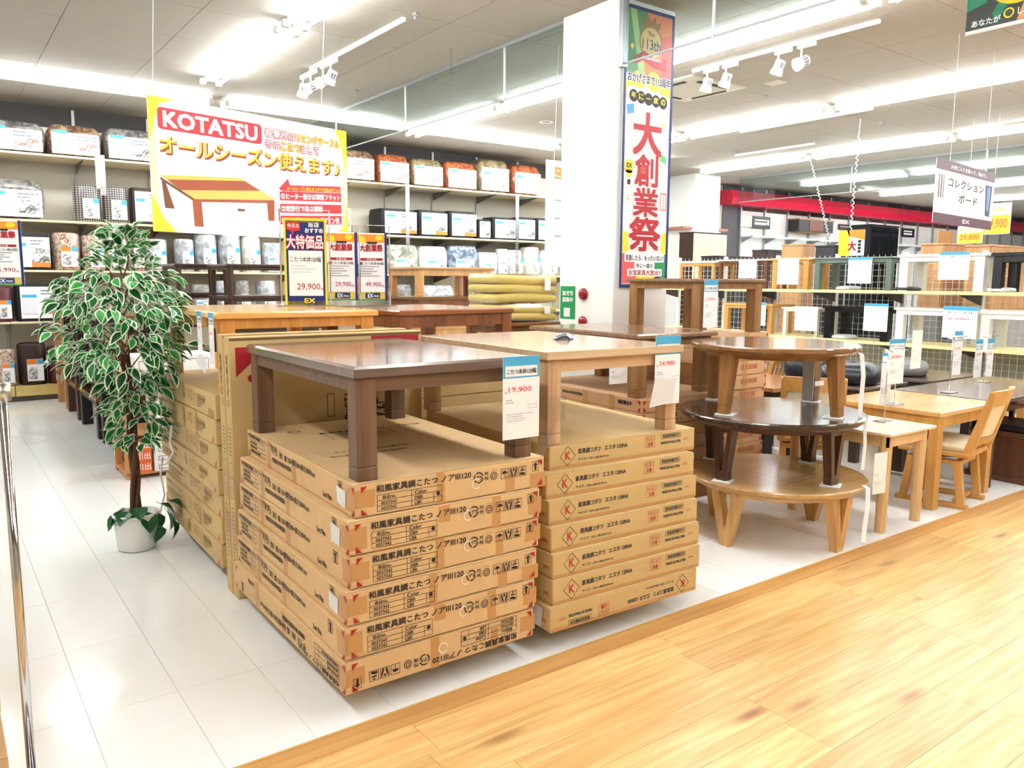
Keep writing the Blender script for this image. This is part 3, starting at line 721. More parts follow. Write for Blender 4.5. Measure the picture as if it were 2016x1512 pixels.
strap_tag('white paper strip hanging off the dark walnut round table rim', q, .02)
q = [at(x, y, D=d) for x, y, d in ((1700, 955, 4.60), (1709, 962, 4.50), (1708, 1000, 4.5), (1702, 1040, 4.5), (1700, 1068, 4.5))]
strap_tag('white and blue paper strip hanging off the honey oak round table', q, .026)

# ================================================================== DINING TABLES AND CHAIRS
PALEO = wood('pale_oak_top', (240, 222, 196), (230, 206, 174), 'x', .25, .6, .3); PALEL = wood('pale_oak_leg', (232, 198, 148), (218, 178, 124), 'z', .4, .5)
HON = wood('honey_top', (232, 186, 118), (216, 164, 94), 'x', .2, .6, .5); HONL = wood('honey_leg', (218, 168, 96), (196, 142, 72), 'z', .38, .6)
GRYB = wood('grey_brown_top', (112, 98, 92), (92, 78, 72), 'x', .22, .6, .4); GRYL = wood('grey_brown_leg', (86, 66, 54), (62, 46, 38), 'z', .38, .6)
kotatsu('dining_table', 'small pale oak table with round legs beside the round stack', 4.66, 2.44, 5.22, 3.20, 0, .64, PALEO, PALEL, None, th=.022, ap=.07, lw=.08, inset=.026, foot=.20, chamfer=.008, legs='round')
kotatsu('dining_table', 'honey oak dining table between the small pale table and the grey one', 5.46, 2.53, 6.33, 3.37, 0, .684, HON, HONL, None, th=.034, ap=.075, lw=.07, inset=.012, foot=0, chamfer=.006)
kotatsu('dining_table', 'grey-brown dining table right of the honey oak table', 6.36, 2.56, 7.9, 3.36, 0, .684, GRYB, GRYL, None, th=.034, ap=.075, lw=.085, inset=.03, foot=0, chamfer=.006)
kotatsu('dining_table', 'second grey-brown dining table behind the first', 7.2, 3.42, 8.15, 4.2, 0, .684, GRYB, GRYL, None, th=.03, ap=.07, lw=.085, inset=.03, foot=0, chamfer=.006)
# far brown-edged table on a black frame
t = thing('dining_table', 'white topped table with brown edge on a black T frame behind the cartons', 'table', (5.42, 3.82, 0))
link('tabletop', MB().box(0, 0, .672, .85, .95, .705, .003).mesh('tabletop', wood('chestnut_edge', (176, 122, 84), (150, 98, 64), 'x', .18, .8, .6)), t)
BLK = mat('black_metal', (20, 20, 22), .4)
link('beam', MB().box(.05, .05, .62, .80, .90, .671).mesh('beam', BLK), t)
for x, y in ((.12, .15), (.12, .68), (.58, .15), (.58, .68)): link('leg', cached('tleg', lambda: MB().box(0, 0, 0, .11, .11, .62).mesh('leg', BLK)), t, (x, y, 0))

CREAM = mat('cream_upholstery', (232, 222, 190), .55, noise=.04, nscale=30)
DKLEA = mat('black_leather', (32, 30, 32), .35)
def chair(label, x, y, rz, wm, um, panel=True, base='sled', sh=.42, bh=.86, arms=False):
    t = thing('dining_chair', label, 'chair', (x, y, 0), rz)
    w, d = .45, .43
    key = ('ch', wm.name, um.name, base, sh, bh)
    link('seat', cached(key+('s',), lambda: MB().box(-w/2, -d/2, sh-.02, w/2, d/2+.02, sh+.035, .022).mesh('seat', um)), t)
    link('seat_frame', cached(key+('f',), lambda: MB().box(-w/2-.01, -d/2-.02, sh-.055, w/2+.01, d/2+.02, sh-.021, .01).mesh('seat_frame', wm)), t)
    # back (at -y), leaning outward
    def stile():
        b = MB(); b.beam((0, -d/2, sh-.03), (0, -d/2-.13, bh), .045, .04, .06, .038); return b.mesh('back_post', wm)
    for s in (-1, 1): link('back_post', cached(key+('p',), stile), t, (s*(w/2-.02), 0, 0))
    yb = lambda z: -d/2-.13*(z-sh+.03)/(bh-sh+.03)
    def rail(z, hh):
        b = MB(); n = 7; rs = []
        for i in range(n):
            u = -w/2+.01+(w-.02)*i/(n-1); bow = -.035*(1-(2*i/(n-1)-1)**2)
            rs.append([(u, yb(z)+bow-.014, z), (u, yb(z)+bow+.014, z), (u, yb(z+hh)+bow+.014, z+hh), (u, yb(z+hh)+bow-.014, z+hh)])
        b.rings(rs); return b.mesh('back_rail', wm)
    link('top_rail', cached(key+('r',), lambda: rail(bh-.10, .11)), t)
    link('lower_rail', cached(key+('q',), lambda: rail(sh+.035, .05)), t)
    def pan():
        b = MB(); n = 7; rs = []
        for i in range(n):
            u = -w/2+.045+(w-.09)*i/(n-1); bow = -.03*(1-(2*i/(n-1)-1)**2)
            rs.append([(u, yb(z)+bow+dy, z) for z, dy in ((sh+.09, -.011), (sh+.09, .012), (bh-.10, .012), (bh-.10, -.011))])
        b.rings(rs); return b.mesh('back_panel', um)
    if panel: link('back_panel', cached(key+('n',), pan), t)
    else:
        for i in range(5): link('back_slat', cached(key+('l',), lambda: MB().beam((0, yb(sh+.06)-.02, sh+.06), (0, yb(bh-.08)-.03, bh-.08), .028, .028, .012, .012).mesh('slat', wm)), t, (-.14+.07*i, 0, 0))
    if base == 'sled':
        link('swivel_plate', cached(key+('w',), lambda: MB().lathe([(.13, sh-.085), (.13, sh-.056)], 20).mesh('swivel_plate', BLK)), t)
        link('under_frame', cached(key+('u',), lambda: MB().box(-.19, -.17, sh-.12, .19, -.13, sh-.086).box(-.19, .13, sh-.12, .19, .17, sh-.086).box(-.19, -.13, sh-.12, -.15, .13, sh-.086).box(.15, -.13, sh-.12, .19, .13, sh-.086).mesh('under_frame', wm)), t)
        for s in (-1, 1):
            link('runner', cached(key+('x',), lambda: MB().box(-.022, -.24, 0, .022, .24, .032, .008).mesh('runner', wm)), t, (s*.19, 0, 0))
            for q in (-1, 1): link('leg', cached(key+('g', q), lambda: MB().beam((0, q*.15, sh-.088), (0, q*.19, .031), .045, .042, .05, .045).mesh('leg', wm)), t, (s*.185, 0, 0))
        link('cross_bar', cached(key+('c',), lambda: MB().box(-.17, -.16, .034, .17, -.13, .062).mesh('cross_bar', wm)), t)
    else:
        for s in (-1, 1): link('side_panel', cached(key+('sp',), lambda: MB().box(-.012, -.20, .045, .012, .22, sh-.056).mesh('side_panel', wm)), t, (s*.20, 0, 0)); link('runner', cached(key+('x',), lambda: MB().box(-.03, -.25, 0, .03, .25, .045, .012).mesh('runner', wm)), t, (s*.20, 0, 0))
        link('back_board', cached(key+('bb',), lambda: MB().box(-.19, -.20, .06, .19, -.18, sh-.06).mesh('back_board', wm)), t)
        link('base_shelf', cached(key+('bs',), lambda: MB().box(-.19, -.18, .06, .19, .2, .08).mesh('base_shelf', wm)), t)
    if arms:
        for s in (-1, 1):
            link('arm_rest', cached(key+('a',), lambda: MB().box(-.022, -.24, sh+.2, .022, .16, sh+.228, .008).mesh('arm_rest', wm)), t, (s*.235, 0, 0))
            link('arm_post', cached(key+('b',), lambda: MB().beam((0, .13, sh-.03), (0, .13, sh+.2), .035).mesh('arm_post', wm)), t, (s*.235, 0, 0))
    return t
chair('honey oak swivel chair with cream back pushed under the honey table from the aisle', 5.84, 2.67, .14, HONL, CREAM, bh=.83)
chair('dark wood chair with black seat and box base at the right photo edge', 6.98, 2.66, -.06, wood('cocoa_wood', (110, 70, 48), (82, 50, 34), 'z', .35, .8), DKLEA, base='box', arms=True)
chair('honey oak swivel chair with cream seat at the left end of the honey table', 5.44, 3.50, -.95, HONL, CREAM)
chair('cream padded chair with slatted back left behind the black-framed table', 5.95, 5.15, .3, HONL, CREAM, panel=False)
chair('cream padded chair with slatted back right behind the black-framed table', 6.75, 5.0, .1, HONL, CREAM, panel=False)
chair('cream shell chair half hidden behind the grey dining table', 7.45, 4.62, 2.9, HONL, CREAM)
for i, (x, y, l) in enumerate(((5.93, 5.02, 'left'), (6.72, 4.87, 'right'))):
    tag(link('cushion', cached('cu', lambda: MB().tube([(-.23, 0, 0), (-.2, 0, .0), (0, -.03, 0), (.2, 0, 0), (.23, 0, 0)], [.02, .05, .055, .05, .02], 12).mesh('cushion', CREAM, True)), None, (x, y-.03, .86), (0, 0, .2)), f'cream roll cushion on top of the {l} slatted chair back', 'cushion')
# dark covered bundles on the tables behind
def bundle(label, x, y, z, w, d, h, m, rz=0, seed=1):
    R_ = random.Random(seed); b = MB(); n = 14; prof = [(0.86, 0), (1.0, .18), (1.03, .45), (.95, .75), (.7, .95), (.25, 1.0)]
    rs = []
    for r, u in prof:
        rs.append([(w/2*r*(abs(math.cos(2*PI*k/n))**.6)*math.copysign(1, math.cos(2*PI*k/n))*R_.uniform(.96, 1.04), d/2*r*(abs(math.sin(2*PI*k/n))**.6)*math.copysign(1, math.sin(2*PI*k/n))*R_.uniform(.96, 1.04), h*u*R_.uniform(.95, 1.05) if u else 0) for k in range(n)])
    b.rings(rs); o = link('bundle', b.mesh('bundle', m, True), None, (x, y, z), (0, 0, rz))
    return tag(o, label, 'bundle')
kotatsu('dining_table', 'dark wooden table carrying the black leather bundles', 6.35, 3.62, 7.15, 4.6, 0, .66, GRYB, GRYL, None, th=.03, lw=.07, foot=0)
NAVY = mat('navy_leatherette', (34, 38, 48), .3); GREYW = mat('grey_plastic_wrap', (120, 118, 120), .25)
bundle('black upholstered seat bundle wrapped in plastic right of the round tables', 6.66, 3.90, .66, .5, .5, .19, NAVY, .4, 2)
bundle('navy leatherette cushion under clear wrap beside the black bundle', 6.72, 4.40, .66, .5, .3, .24, NAVY, .2, 3)
bundle('grey plastic wrapped cushion on the dark table behind the price stand', 7.6, 3.9, .684, .75, .42, .14, GREYW, .5, 4)

# ================================================================== PLANT
PX, PY = .885, 4.86
t = thing('potted_tree', 'artificial variegated weeping fig tree in a white round pot', 'plant', (PX, PY, 0))
POTM = mat('white_pot', (240, 240, 238), .35)
link('pot', MB().lathe([(.088, 0), (.105, .01), (.118, .17), (.122, .20), (.126, .20), (.126, .215), (.115, .215), (.110, .17)], 32).mesh('pot', POTM, True), t)
link('soil', MB().lathe([(.112, .165), (.112, .175)], 24).mesh('soil', mat('dark_soil', (60, 46, 34), .9, bump=.5)), t)
BARK = mat('brown_bark', (88, 56, 38), .8, noise=.2, nscale=30, bump=.4, bscale=60)
def stems():
    b = MB()
    for k, (r, ph) in enumerate(((.017, 0), (.015, 2.1), (.011, 4.2))):
        b.tube([(.018*math.cos(ph+z*7)+.01*math.sin(z*5), .018*math.sin(ph+z*7), .17+z) for z in [i*.06 for i in range(17)]], [r*(1-.02*i) for i in range(17)], 8)
    return b.mesh('trunk', BARK, True)
link('trunk', stems(), t)
GRN = mat('leaf_green', (14, 116, 48), .38, noise=.25, nscale=9); WHT = mat('leaf_cream_edge', (222, 238, 208), .4); GRD = mat('dark_leaf_green', (6, 76, 34), .3, noise=.3, nscale=20)
def leaf(L=.10, W=.0245, m=(GRN, WHT), k=.72):
    """folded leaf with pale margin"""
    b = MB(); S = [(0, 0), (.18, .55), (.38, 1), (.6, .95), (.8, .58), (1, 0)]
    def P(u, s, f): return (W*s*f, L*u, -abs(W*s*f)*-.35 - L*.35*(u**2))
    def edge(f, s): return [P(u, s, w*f) for u, w in S]
    for s in (-1, 1):
        o = edge(1, s); i_ = [P(.5+(u-.5)*.80, s, w*k) for u, w in S]
        c = [P(.5+(u-.5)*.80, 0, 0) for u, w in S]
        for q in range(5):
            b.mi = 0; b.quad(c[q], i_[q], i_[q+1], c[q+1])
            b.mi = 1; b.quad(i_[q], o[q], o[q+1], i_[q+1])
    b.mi = 1; b.tube([(0, -.02, 0), (0, .006, 0)], .0012, 4)
    return b
LM = [leaf().mesh('leaf', [GRN, WHT]), leaf(.092, .026).mesh('leaf', [mat('leaf_green_light', (56, 166, 72), .38, noise=.2, nscale=9), WHT]), leaf(.108, .025).mesh('leaf', [GRD, WHT])]
R2 = random.Random(21)
def crown_pt():
    """crown outline: wide ball at 1.1-1.5 m, narrow tail down to .75 m and a tuft at the top"""
    while True:
        z = R2.uniform(.62, 1.84)
        prof = [(.62, .09), (.72, .13), (.84, .14), (.95, .14), (1.02, .22), (1.10, .32), (1.18, .36), (1.3, .36), (1.45, .35), (1.55, .28), (1.65, .16), (1.74, .13), (1.84, .06)]
        for (a, ra), (b_, rb) in zip(prof[:-1], prof[1:]):
            if a <= z <= b_: rm = ra+(rb-ra)*(z-a)/(b_-a)
        if R2.random() > (rm/.36)**.9*1.0+.12: continue
        r = rm*math.sqrt(R2.uniform(.22, 1)); th = R2.uniform(0, 2*PI)
        return r, th, z, rm
def leaf_matrix():
    r, th, z, rm = crown_pt()
    droop = R2.uniform(-.3, .9) if z < 1.6 else R2.uniform(-1.1, .2)
    yaw = th-PI/2+R2.uniform(-.9, .9)
    lean = .05 if z > 1.6 else (.03 if z > 1.0 else .085)
    p = Vector((r*math.cos(th)-.045+lean, r*math.sin(th), z))
    if PX+p.x > 1.06: p.x = 1.06-PX+R2.uniform(-.05, .06); p.y -= .16
    s = R2.uniform(.75, 1.15)
    return Matrix.Translation(p) @ Matrix.Rotation(yaw, 4, 'Z') @ Matrix.Rotation(-droop, 4, 'X') @ Matrix.Rotation(R2.uniform(-.7, .7), 4, 'Y') @ Matrix.Scale(s, 4)
M = [leaf_matrix() for _ in range(760)]
M.sort(key=lambda m: -(_r.dot(m.translation)*0 - _fw.dot(m.translation)))
near = M[:297]; far = M[297:]
for m in near:
    o = link('leaf', R2.choice(LM), t); o.matrix_local = m
bf = bmesh.new()
for m in far:
    n0 = len(bf.verts); src = R2.choice(LM); bf.from_mesh(src); bf.verts.ensure_lookup_table()
    bmesh.ops.transform(bf, matrix=m, verts=bf.verts[n0:])
me = bpy.data.meshes.new('foliage'); bf.to_mesh(me); bf.free(); me.materials.append(GRN); me.materials.append(WHT)
o = link('foliage', me, t); o['kind'] = 'stuff'
def twigs():
    b = MB()
    for k in range(26):
        z = R2.uniform(.95, 1.7); a = R2.uniform(0, 2*PI); r = .3 if z < 1.5 else .14
        b.tube([(0, 0, z-.12), (r*.4*math.cos(a)-.02, r*.4*math.sin(a), z), (r*math.cos(a)-.04, r*math.sin(a), z-.02)], [.005, .003, .0015], 5)
    return b.mesh('twigs', BARK)
o = link('twigs', twigs(), t); o['kind'] = 'stuff'
PL = leaf(.10, .045, k=.92).mesh('ivy_leaf', [mat('ivy_green', (34, 92, 52), .3, noise=.35, nscale=26), mat('ivy_edge', (44, 100, 60), .35)])
for k, (a, r, z, dr, s) in enumerate(((-2.3, .06, .235, .2, 1.1), (-1.2, .09, .23, .9, 1.2), (-.6, .12, .21, 1.3, 1.25), (-.2, .13, .25, .6, 1.3), (-.9, .15, .15, 1.5, 1.1), (2.6, .05, .23, .3, 1), (-2.9, .08, .22, .5, 1.1), (.1, .17, .19, 1.1, 1.2), (-1.6, .05, .25, .1, 1.1), (-.4, .18, .27, .3, 1.1), (-.5, .2, .16, 1.3, 1.2), (3.1, .1, .215, .9, .9))):
    o = link('ivy_leaf', PL, t); o.matrix_local = Matrix.Translation((r*math.cos(a), r*math.sin(a), z)) @ Matrix.Rotation(a-PI/2, 4, 'Z') @ Matrix.Rotation(-dr, 4, 'X') @ Matrix.Scale(s, 4)

# ================================================================== BACK SHELVES WITH BEDDING
SF, SB = 11.55, WY
BOARD = mat('birch_shelf_board', (222, 206, 168), .5, noise=.03, nscale=6)
SLEV = [.20, 1.004, 1.644, 2.264, 3.07]
shelf = thing('wall_shelving', 'long wall shelving of birch boards on slotted uprights, full of bedding', 'shelving', (0, 0, 0))
ups = [at(144, 240, Y=12.2).x + .92*k for k in range(-3, 11)]
for x in ups:
    link('upright', cached('upr', lambda: MB().box(-.018, -.03, 0, .018, 0, ZC-.02).mesh('upright', mat('upright_grey', (190, 190, 186), .5))), shelf, (x, WY-.001, 0))
for k, z in enumerate(SLEV[1:]):
    for a, b in zip(ups[:-1], ups[1:]):
        link('shelf_board', cached('sbd', lambda: MB().box(.002, SF, -.026, .918, WY-.032, 0, .002).mesh('shelf_board', BOARD)), shelf, (a, 0, z))
    for x in ups:
        link('bracket', cached('brk', lambda: MB().poly([(-.003, SF+.05, -.028), (-.003, WY-.03, -.028), (-.003, WY-.03, -.15)]).poly([(.003, SF+.05, -.028), (.003, WY-.03, -.15), (.003, WY-.03, -.028)]).quad((-.003, SF+.05, -.028), (.003, SF+.05, -.028), (.003, WY-.03, -.15), (-.003, WY-.03, -.15)).mesh('bracket', mat('bracket_grey', (120, 118, 112), .5))), shelf, (x, 0, z))
for a, b in zip(ups[:-1], ups[1:]):
    link('base_board', cached('bbd', lambda: MB().box(.004, SF+.03, .07, .916, WY-.005, SLEV[0], .003).mesh('base_board', wood('base_board_yellow', (226, 200, 130), (212, 182, 108), 'x', .4, .5))), shelf, (a, 0, 0))
link('plinth', MB().box(ups[0], SF+.09, 0, ups[-1], SF+.11, .07).mesh('plinth', mat('plinth_grey', (110, 100, 92), .7)), shelf)

def fabric(name, c1, c2, kind='plaid', sc=18):
    if name in MC: return MC[name]
    m = bpy.data.materials.new(name); m.use_nodes = True; MC[name] = m
    nt = m.node_tree; N = nt.nodes; L = nt.links; b = N['Principled BSDF']; b.inputs['Roughness'].default_value = .35
    tc = N.new('ShaderNodeTexCoord')
    if kind == 'plaid':
        a = N.new('ShaderNodeTexWave'); a.inputs['Scale'].default_value = sc; a.bands_direction = 'X'; a.inputs['Distortion'].default_value = .6
        c = N.new('ShaderNodeTexWave'); c.inputs['Scale'].default_value = sc; c.bands_direction = 'Z'; c.inputs['Distortion'].default_value = .6
        L.new(tc.outputs['Object'], a.inputs[0]); L.new(tc.outputs['Object'], c.inputs[0])
        ad = N.new('ShaderNodeMath'); ad.operation = 'MULTIPLY'; L.new(a.outputs['Fac'], ad.inputs[0]); L.new(c.outputs['Fac'], ad.inputs[1]); f = ad.outputs[0]
    else:
        n = N.new('ShaderNodeTexNoise'); n.inputs['Scale'].default_value = sc; n.inputs['Detail'].default_value = 5; n.inputs['Distortion'].default_value = 1.5
        L.new(tc.outputs['Object'], n.inputs['Vector']); f = n.outputs[0]
    cr = N.new('ShaderNodeValToRGB'); cr.color_ramp.elements[0].position = .36; cr.color_ramp.elements[1].position = .62
    cr.color_ramp.elements[0].color = s2l(c1); cr.color_ramp.elements[1].color = s2l(c2); L.new(f, cr.inputs[0]); L.new(cr.outputs[0], b.inputs['Base Color'])
    b.inputs['Coat Weight'].default_value = .5; b.inputs['Coat Roughness'].default_value = .15
    return m
FB = {'grey': fabric('grey_bedding', (70, 66, 64), (150, 146, 140), 'n', 9), 'brown': fabric('brown_bedding', (84, 56, 40), (170, 140, 110), 'n', 9),
      'rust': fabric('rust_bedding', (120, 52, 30), (196, 112, 66), 'n', 9), 'olive': fabric('olive_bedding', (96, 84, 56), (156, 140, 104), 'n', 9),
      'plaid': fabric('plaid_bedding', (86, 78, 74), (226, 220, 212), 'plaid', 11), 'black': mat('black_case', (22, 22, 26), .6), 'dark': mat('dark_brown_case', (52, 32, 28), .5),
      'silver': fabric('silver_bedding', (130, 134, 140), (200, 203, 206), 'n', 7), 'white': fabric('white_bedding', (190, 192, 194), (238, 238, 238), 'n', 8), 'sage': fabric('sage_bedding', (120, 124, 104), (190, 192, 176), 'n', 8),
      'blue': fabric('blue_bedding', (60, 78, 104), (150, 164, 182), 'n', 8), 'floral': fabric('floral_bedding', (110, 70, 50), (220, 200, 180), 'n', 26), 'maroon': mat('maroon_case', (92, 40, 50), .45), 'wine': fabric('wine_bedding', (120, 40, 56), (196, 150, 150), 'n', 20), 'cream': fabric('cream_bedding', (200, 192, 178), (232, 228, 218), 'n', 8)}
LBL = {'photo': fabric('label_photo', (90, 84, 80), (240, 240, 240), 'n', 16), 'pinkphoto': fabric('label_photo_pink', (170, 110, 100), (250, 248, 246), 'n', 14)}
ORANGE = mat('orange_label', (236, 132, 48), .5)
def bag_front(o, w, h, seed, photo='photo', strip=None, yf=0.0, cov=(.04, .08, .96, .80)):
    """white paper label with a picture and a pale blue tag on a bag front"""
    R_ = random.Random(seed)
    x0, z0, x1, z1 = cov[0]*w-w/2, cov[1]*h, cov[2]*w-w/2, cov[3]*h
    link('paper_label', MB().box(x0, -.004, z0, x1, 0, z1).mesh('label', PAPER), o, (0, yf, 0))
    px = x0+(x1-x0)*R_.uniform(.45, .55)
    link('picture', Ink().poly([(px, z0+.15*(z1-z0)), (x1-.02*w, z0+.1*(z1-z0)), (x1-.02*w, z0+.6*(z1-z0)), (px+.05*w, z0+.66*(z1-z0))]).mesh('picture', LBL[photo]), o, (0, yf-.0052, 0))
    k = Ink().smalltext(px, z1-.12*h, (x1-px)*.9, 2, .018, .04, seed); q = link('small_print', k.mesh('print', mat('blue_grey_ink', (90, 104, 120), .6)), o, (0, yf-.0056, 0)); q['kind'] = 'stuff'
    tx = x0+.03*w; tw = min(.16, .3*w); tz = z0+.12*h; th = min(.24, .62*h)
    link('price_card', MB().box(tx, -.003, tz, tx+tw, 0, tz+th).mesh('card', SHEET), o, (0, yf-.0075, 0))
    link('blue_header', Ink().rect(tx, tz+th*.84, tx+tw, tz+th).mesh('hdr', BLUEHDR), o, (0, yf-.0115, 0))
    if strip: link('colour_strip', Ink().rect(px, z0, x1, z0+.16*(z1-z0)).mesh('strip', strip), o, (0, yf-.006, 0))
def superbox(w, d, h, ex=.35, n=20, puff=.0, R_=None):
    """soft-cornered bale"""
    b = MB(); rs = []
    for u in (0, .06, .2, .5, .78, .92, 1.0):
        e = 1-ex*(abs(2*u-1)**3.5)
        rs.append([(w/2*e*math.copysign(abs(math.cos(2*PI*k/n))**.35, math.cos(2*PI*k/n)), d/2*e*math.copysign(abs(math.sin(2*PI*k/n))**.35, math.sin(2*PI*k/n)), h*u+(R_.uniform(-.006, .006) if R_ and 0 < u < 1 else 0)) for k in range(n)])
    return b.rings(rs)
def bedding(kind, label, x0, x1, z, y0, y1, fab, photo='photo', strip=None, seed=1, D=SF, px=True, grp=None, cat='bedding'):
    """x0..x1, y0..y1: photo extents on the shelf front plane"""
    if px:
        a, b = at(x0, (y0+y1)/2, Y=D), at(x1, (y0+y1)/2, Y=D); w = b.x-a.x; cx = (a.x+b.x)/2
        h = at((x0+x1)/2, y0, Y=D).z-z
    R_ = random.Random(seed)
    dep = min(.55, w*.8)
    if kind == 'drum': dep = w
    t = thing('bedding_pack' if kind != 'drum' else 'rolled_bedding_pack', label, cat, (cx, D+.03+dep/2, z), 0, grp)
    if kind == 'bale':
        link('bag', superbox(w, dep, h, .22, 20, 0, R_).mesh('bag', FB[fab], True), t); bag_front(t, w, h, seed, photo, strip, -dep/2-.002, (.07, .06, .93, .74))
    elif kind == 'case':
        link('case', superbox(w, dep, h, .06, 20).mesh('case', FB[fab], False), t); bag_front(t, w, h, seed, photo, strip, -dep/2-.002, (.10, .08, .97, .90))
    elif kind == 'bag':
        link('bag', superbox(w, dep, h, .16, 20, 0, R_).mesh('bag', FB[fab], True), t); bag_front(t, w, h*.6, seed, photo, strip, -dep/2-.002, (.2, .05, .8, .9))
    else:
        r = w/2
        link('roll', MB().lathe([(r*.9, 0), (r, .02), (r, h*.93), (r*.93, h*.985), (r*.6, h), (r*.3, h*.985)], 24).mesh('roll', FB[fab], True), t)
        lw = w*.56
        link('paper_label', MB().box(-lw/2, -.012, h*.10, lw/2, .03, h*.62).mesh('label', PAPER), t, (.02, -r, 0))
        link('picture', Ink().rect(-lw/2+.01, h*.14, lw*.12, h*.42).mesh('picture', LBL[photo]), t, (.02, -r-.013, 0))
        link('blue_header', Ink().rect(lw*.14, h*.5, lw/2, h*.62).mesh('hdr', BLUEHDR), t, (.02, -r-.0135, 0))
        if strip: link('colour_strip', Ink().rect(-lw/2, h*.5, lw*.12, h*.62).mesh('strip', strip), t, (.02, -r-.0133, 0))
    return t
L1, L2, L3, L4, L5 = SLEV[4], SLEV[3], SLEV[2], SLEV[1], SLEV[0]
G1 = 'plastic wrapped comforters on the top shelf'
for i, (k, a, b, y0, y1, f, ph, lab) in enumerate((
    ('bale', -32, 91, 236, 292, 'grey', 'pinkphoto', 'grey wrapped comforter at the far left of the top shelf'),
    ('bale', 94, 203, 246, 303, 'brown', 'pinkphoto', 'brown wrapped comforter second from left on the top shelf'),
    ('bale', 206, 318, 254, 310, 'grey', 'photo', 'charcoal wrapped comforter on the top shelf, cut by the KOTATSU sign'),
    ('bale', 655, 744, 294, 350, 'brown', 'pinkphoto', 'brown wrapped comforter on the top shelf right beside the KOTATSU sign'),
    ('bale', 746, 811, 304, 360, 'rust', 'pinkphoto', 'orange-brown comforter on the top shelf, second right of the KOTATSU sign'),
    ('bale', 813, 878, 313, 366, 'olive', 'photo', 'grey-green comforter on the top shelf between two rust ones'),
    ('bale', 880, 944, 319, 371, 'rust', 'pinkphoto', 'rust comforter on the top shelf, fourth right of the KOTATSU sign'),
    ('bale', 946, 1008, 314, 376, 'olive', 'photo', 'tall olive comforter on the top shelf near its right end'),
    ('bale', 1012, 1070, 325, 382, 'rust', 'pinkphoto', 'rust comforter at the right end of the top shelf'))):
    bedding(k, lab, a, b, L1, y0, y1, f, ph, None, i+1, grp=G1)
for i, (k, a, b, y0, y1, f, ph, st, lab) in enumerate((
    ('bale', -32, 91, 352, 428, 'grey', 'photo', None, 'large grey comforter pack at the far left of the second shelf'),
    ('drum', 148, 204, 362, 433, 'plaid', 'photo', None, 'beige plaid roll on the second shelf, left one of two'),
    ('drum', 206, 258, 366, 435, 'plaid', 'photo', None, 'brown plaid roll on the second shelf, right one of two'),
    ('case', 261, 320, 370, 438, 'dark', 'photo', None, 'dark brown case on the second shelf at the edge of the KOTATSU sign'),
    ('case', 644, 693, 403, 450, 'grey', 'photo', None, 'grey pack on the second shelf just right of the KOTATSU sign edge'),
    ('case', 752, 824, 411, 458, 'black', 'photo', ORANGE, 'black case with plaid front, first of three on the second shelf'),
    ('case', 826, 884, 414, 462, 'black', 'photo', ORANGE, 'black case with plaid front, middle of three on the second shelf'),
    ('case', 886, 941, 416, 468, 'black', 'photo', ORANGE, 'black case with plaid front, last of three on the second shelf'),
    ('case', 944, 968, 432, 472, 'black', 'photo', None, 'narrow black case leaning on the second shelf between two groups'),
    ('case', 972, 1018, 428, 473, 'black', 'photo', None, 'black case with white front, left of the second shelf right end group'),
    ('case', 1020, 1056, 428, 474, 'black', 'photo', None, 'black case with white front, middle of the second shelf right end group'),
    ('case', 1058, 1100, 430, 476, 'black', 'photo', None, 'black case with white front beside the hanging white sign'))):
    bedding(k, lab, a, b, L2, y0, y1, f, ph, st, i+20, grp='packs on the second shelf')
for i, (k, a, b, y0, y1, f, ph, st, lab) in enumerate((
    ('case', 15, 101, 459, 524, 'black', 'photo', ORANGE, 'black case with a checked blanket picture on the third shelf left'),
    ('drum', 104, 162, 457, 526, 'floral', 'photo', ORANGE, 'floral roll with an orange label on the third shelf'),
    ('drum', 165, 212, 462, 522, 'floral', 'photo', None, 'patterned roll on the third shelf behind the top of the tree'),
    ('bag', 214, 252, 466, 522, 'cream', 'photo', None, 'cream pack on the third shelf behind the tree top'),
    ('drum', 254, 288, 462, 523, 'wine', 'photo', None, 'wine red roll on the third shelf right of the tree top'),
    ('drum', 290, 334, 470, 517, 'silver', 'photo', None, 'grey roll on the third shelf, first of six under the KOTATSU sign'),
    ('drum', 349, 387, 470, 517, 'silver', 'photo', None, 'grey roll on the third shelf, second of six under the KOTATSU sign'),
    ('drum', 389, 433, 461, 517, 'silver', 'photo', None, 'light grey tall roll, third of six under the KOTATSU sign'),
    ('drum', 436, 480, 458, 517, 'silver', 'photo', None, 'tallest silver roll, fourth of six under the KOTATSU sign'),
    ('drum', 482, 518, 465, 518, 'cream', 'photo', None, 'cream roll, fifth of six under the KOTATSU sign'),
    ('bag', 522, 557, 478, 518, 'silver', 'photo', None, 'crumpled silver bag at the left edge of the blue price board'),
    ('bag', 766, 829, 482, 520, 'sage', 'photo', None, 'sage green bag on the third shelf above the oak table'),
    ('bag', 831, 886, 485, 524, 'white', 'photo', None, 'white bag on the third shelf above the oak table'),
    ('bag', 888, 947, 484, 524, 'blue', 'photo', None, 'blue knitted bag on the third shelf above the oak table'),
    ('bag', 949, 984, 497, 530, 'white', 'photo', None, 'small white pack right of the blue bag'),
    ('bag', 985, 1004, 490, 533, 'white', 'photo', None, 'narrow white pack on the third shelf, right of the small white one'),
    ('drum', 1006, 1036, 492, 537, 'white', 'photo', None, 'white roll on the third shelf behind the clear strip'),
    ('drum', 1040, 1070, 486, 540, 'cream', 'photo', None, 'tall cream roll on the third shelf near the pillar'),
    ('drum', 1073, 1104, 492, 542, 'white', 'photo', None, 'white roll on the third shelf next to the pillar'))):
    bedding(k, lab, a, b, L3, y0, y1, f, ph, st, i+40, grp='packs on the third shelf')
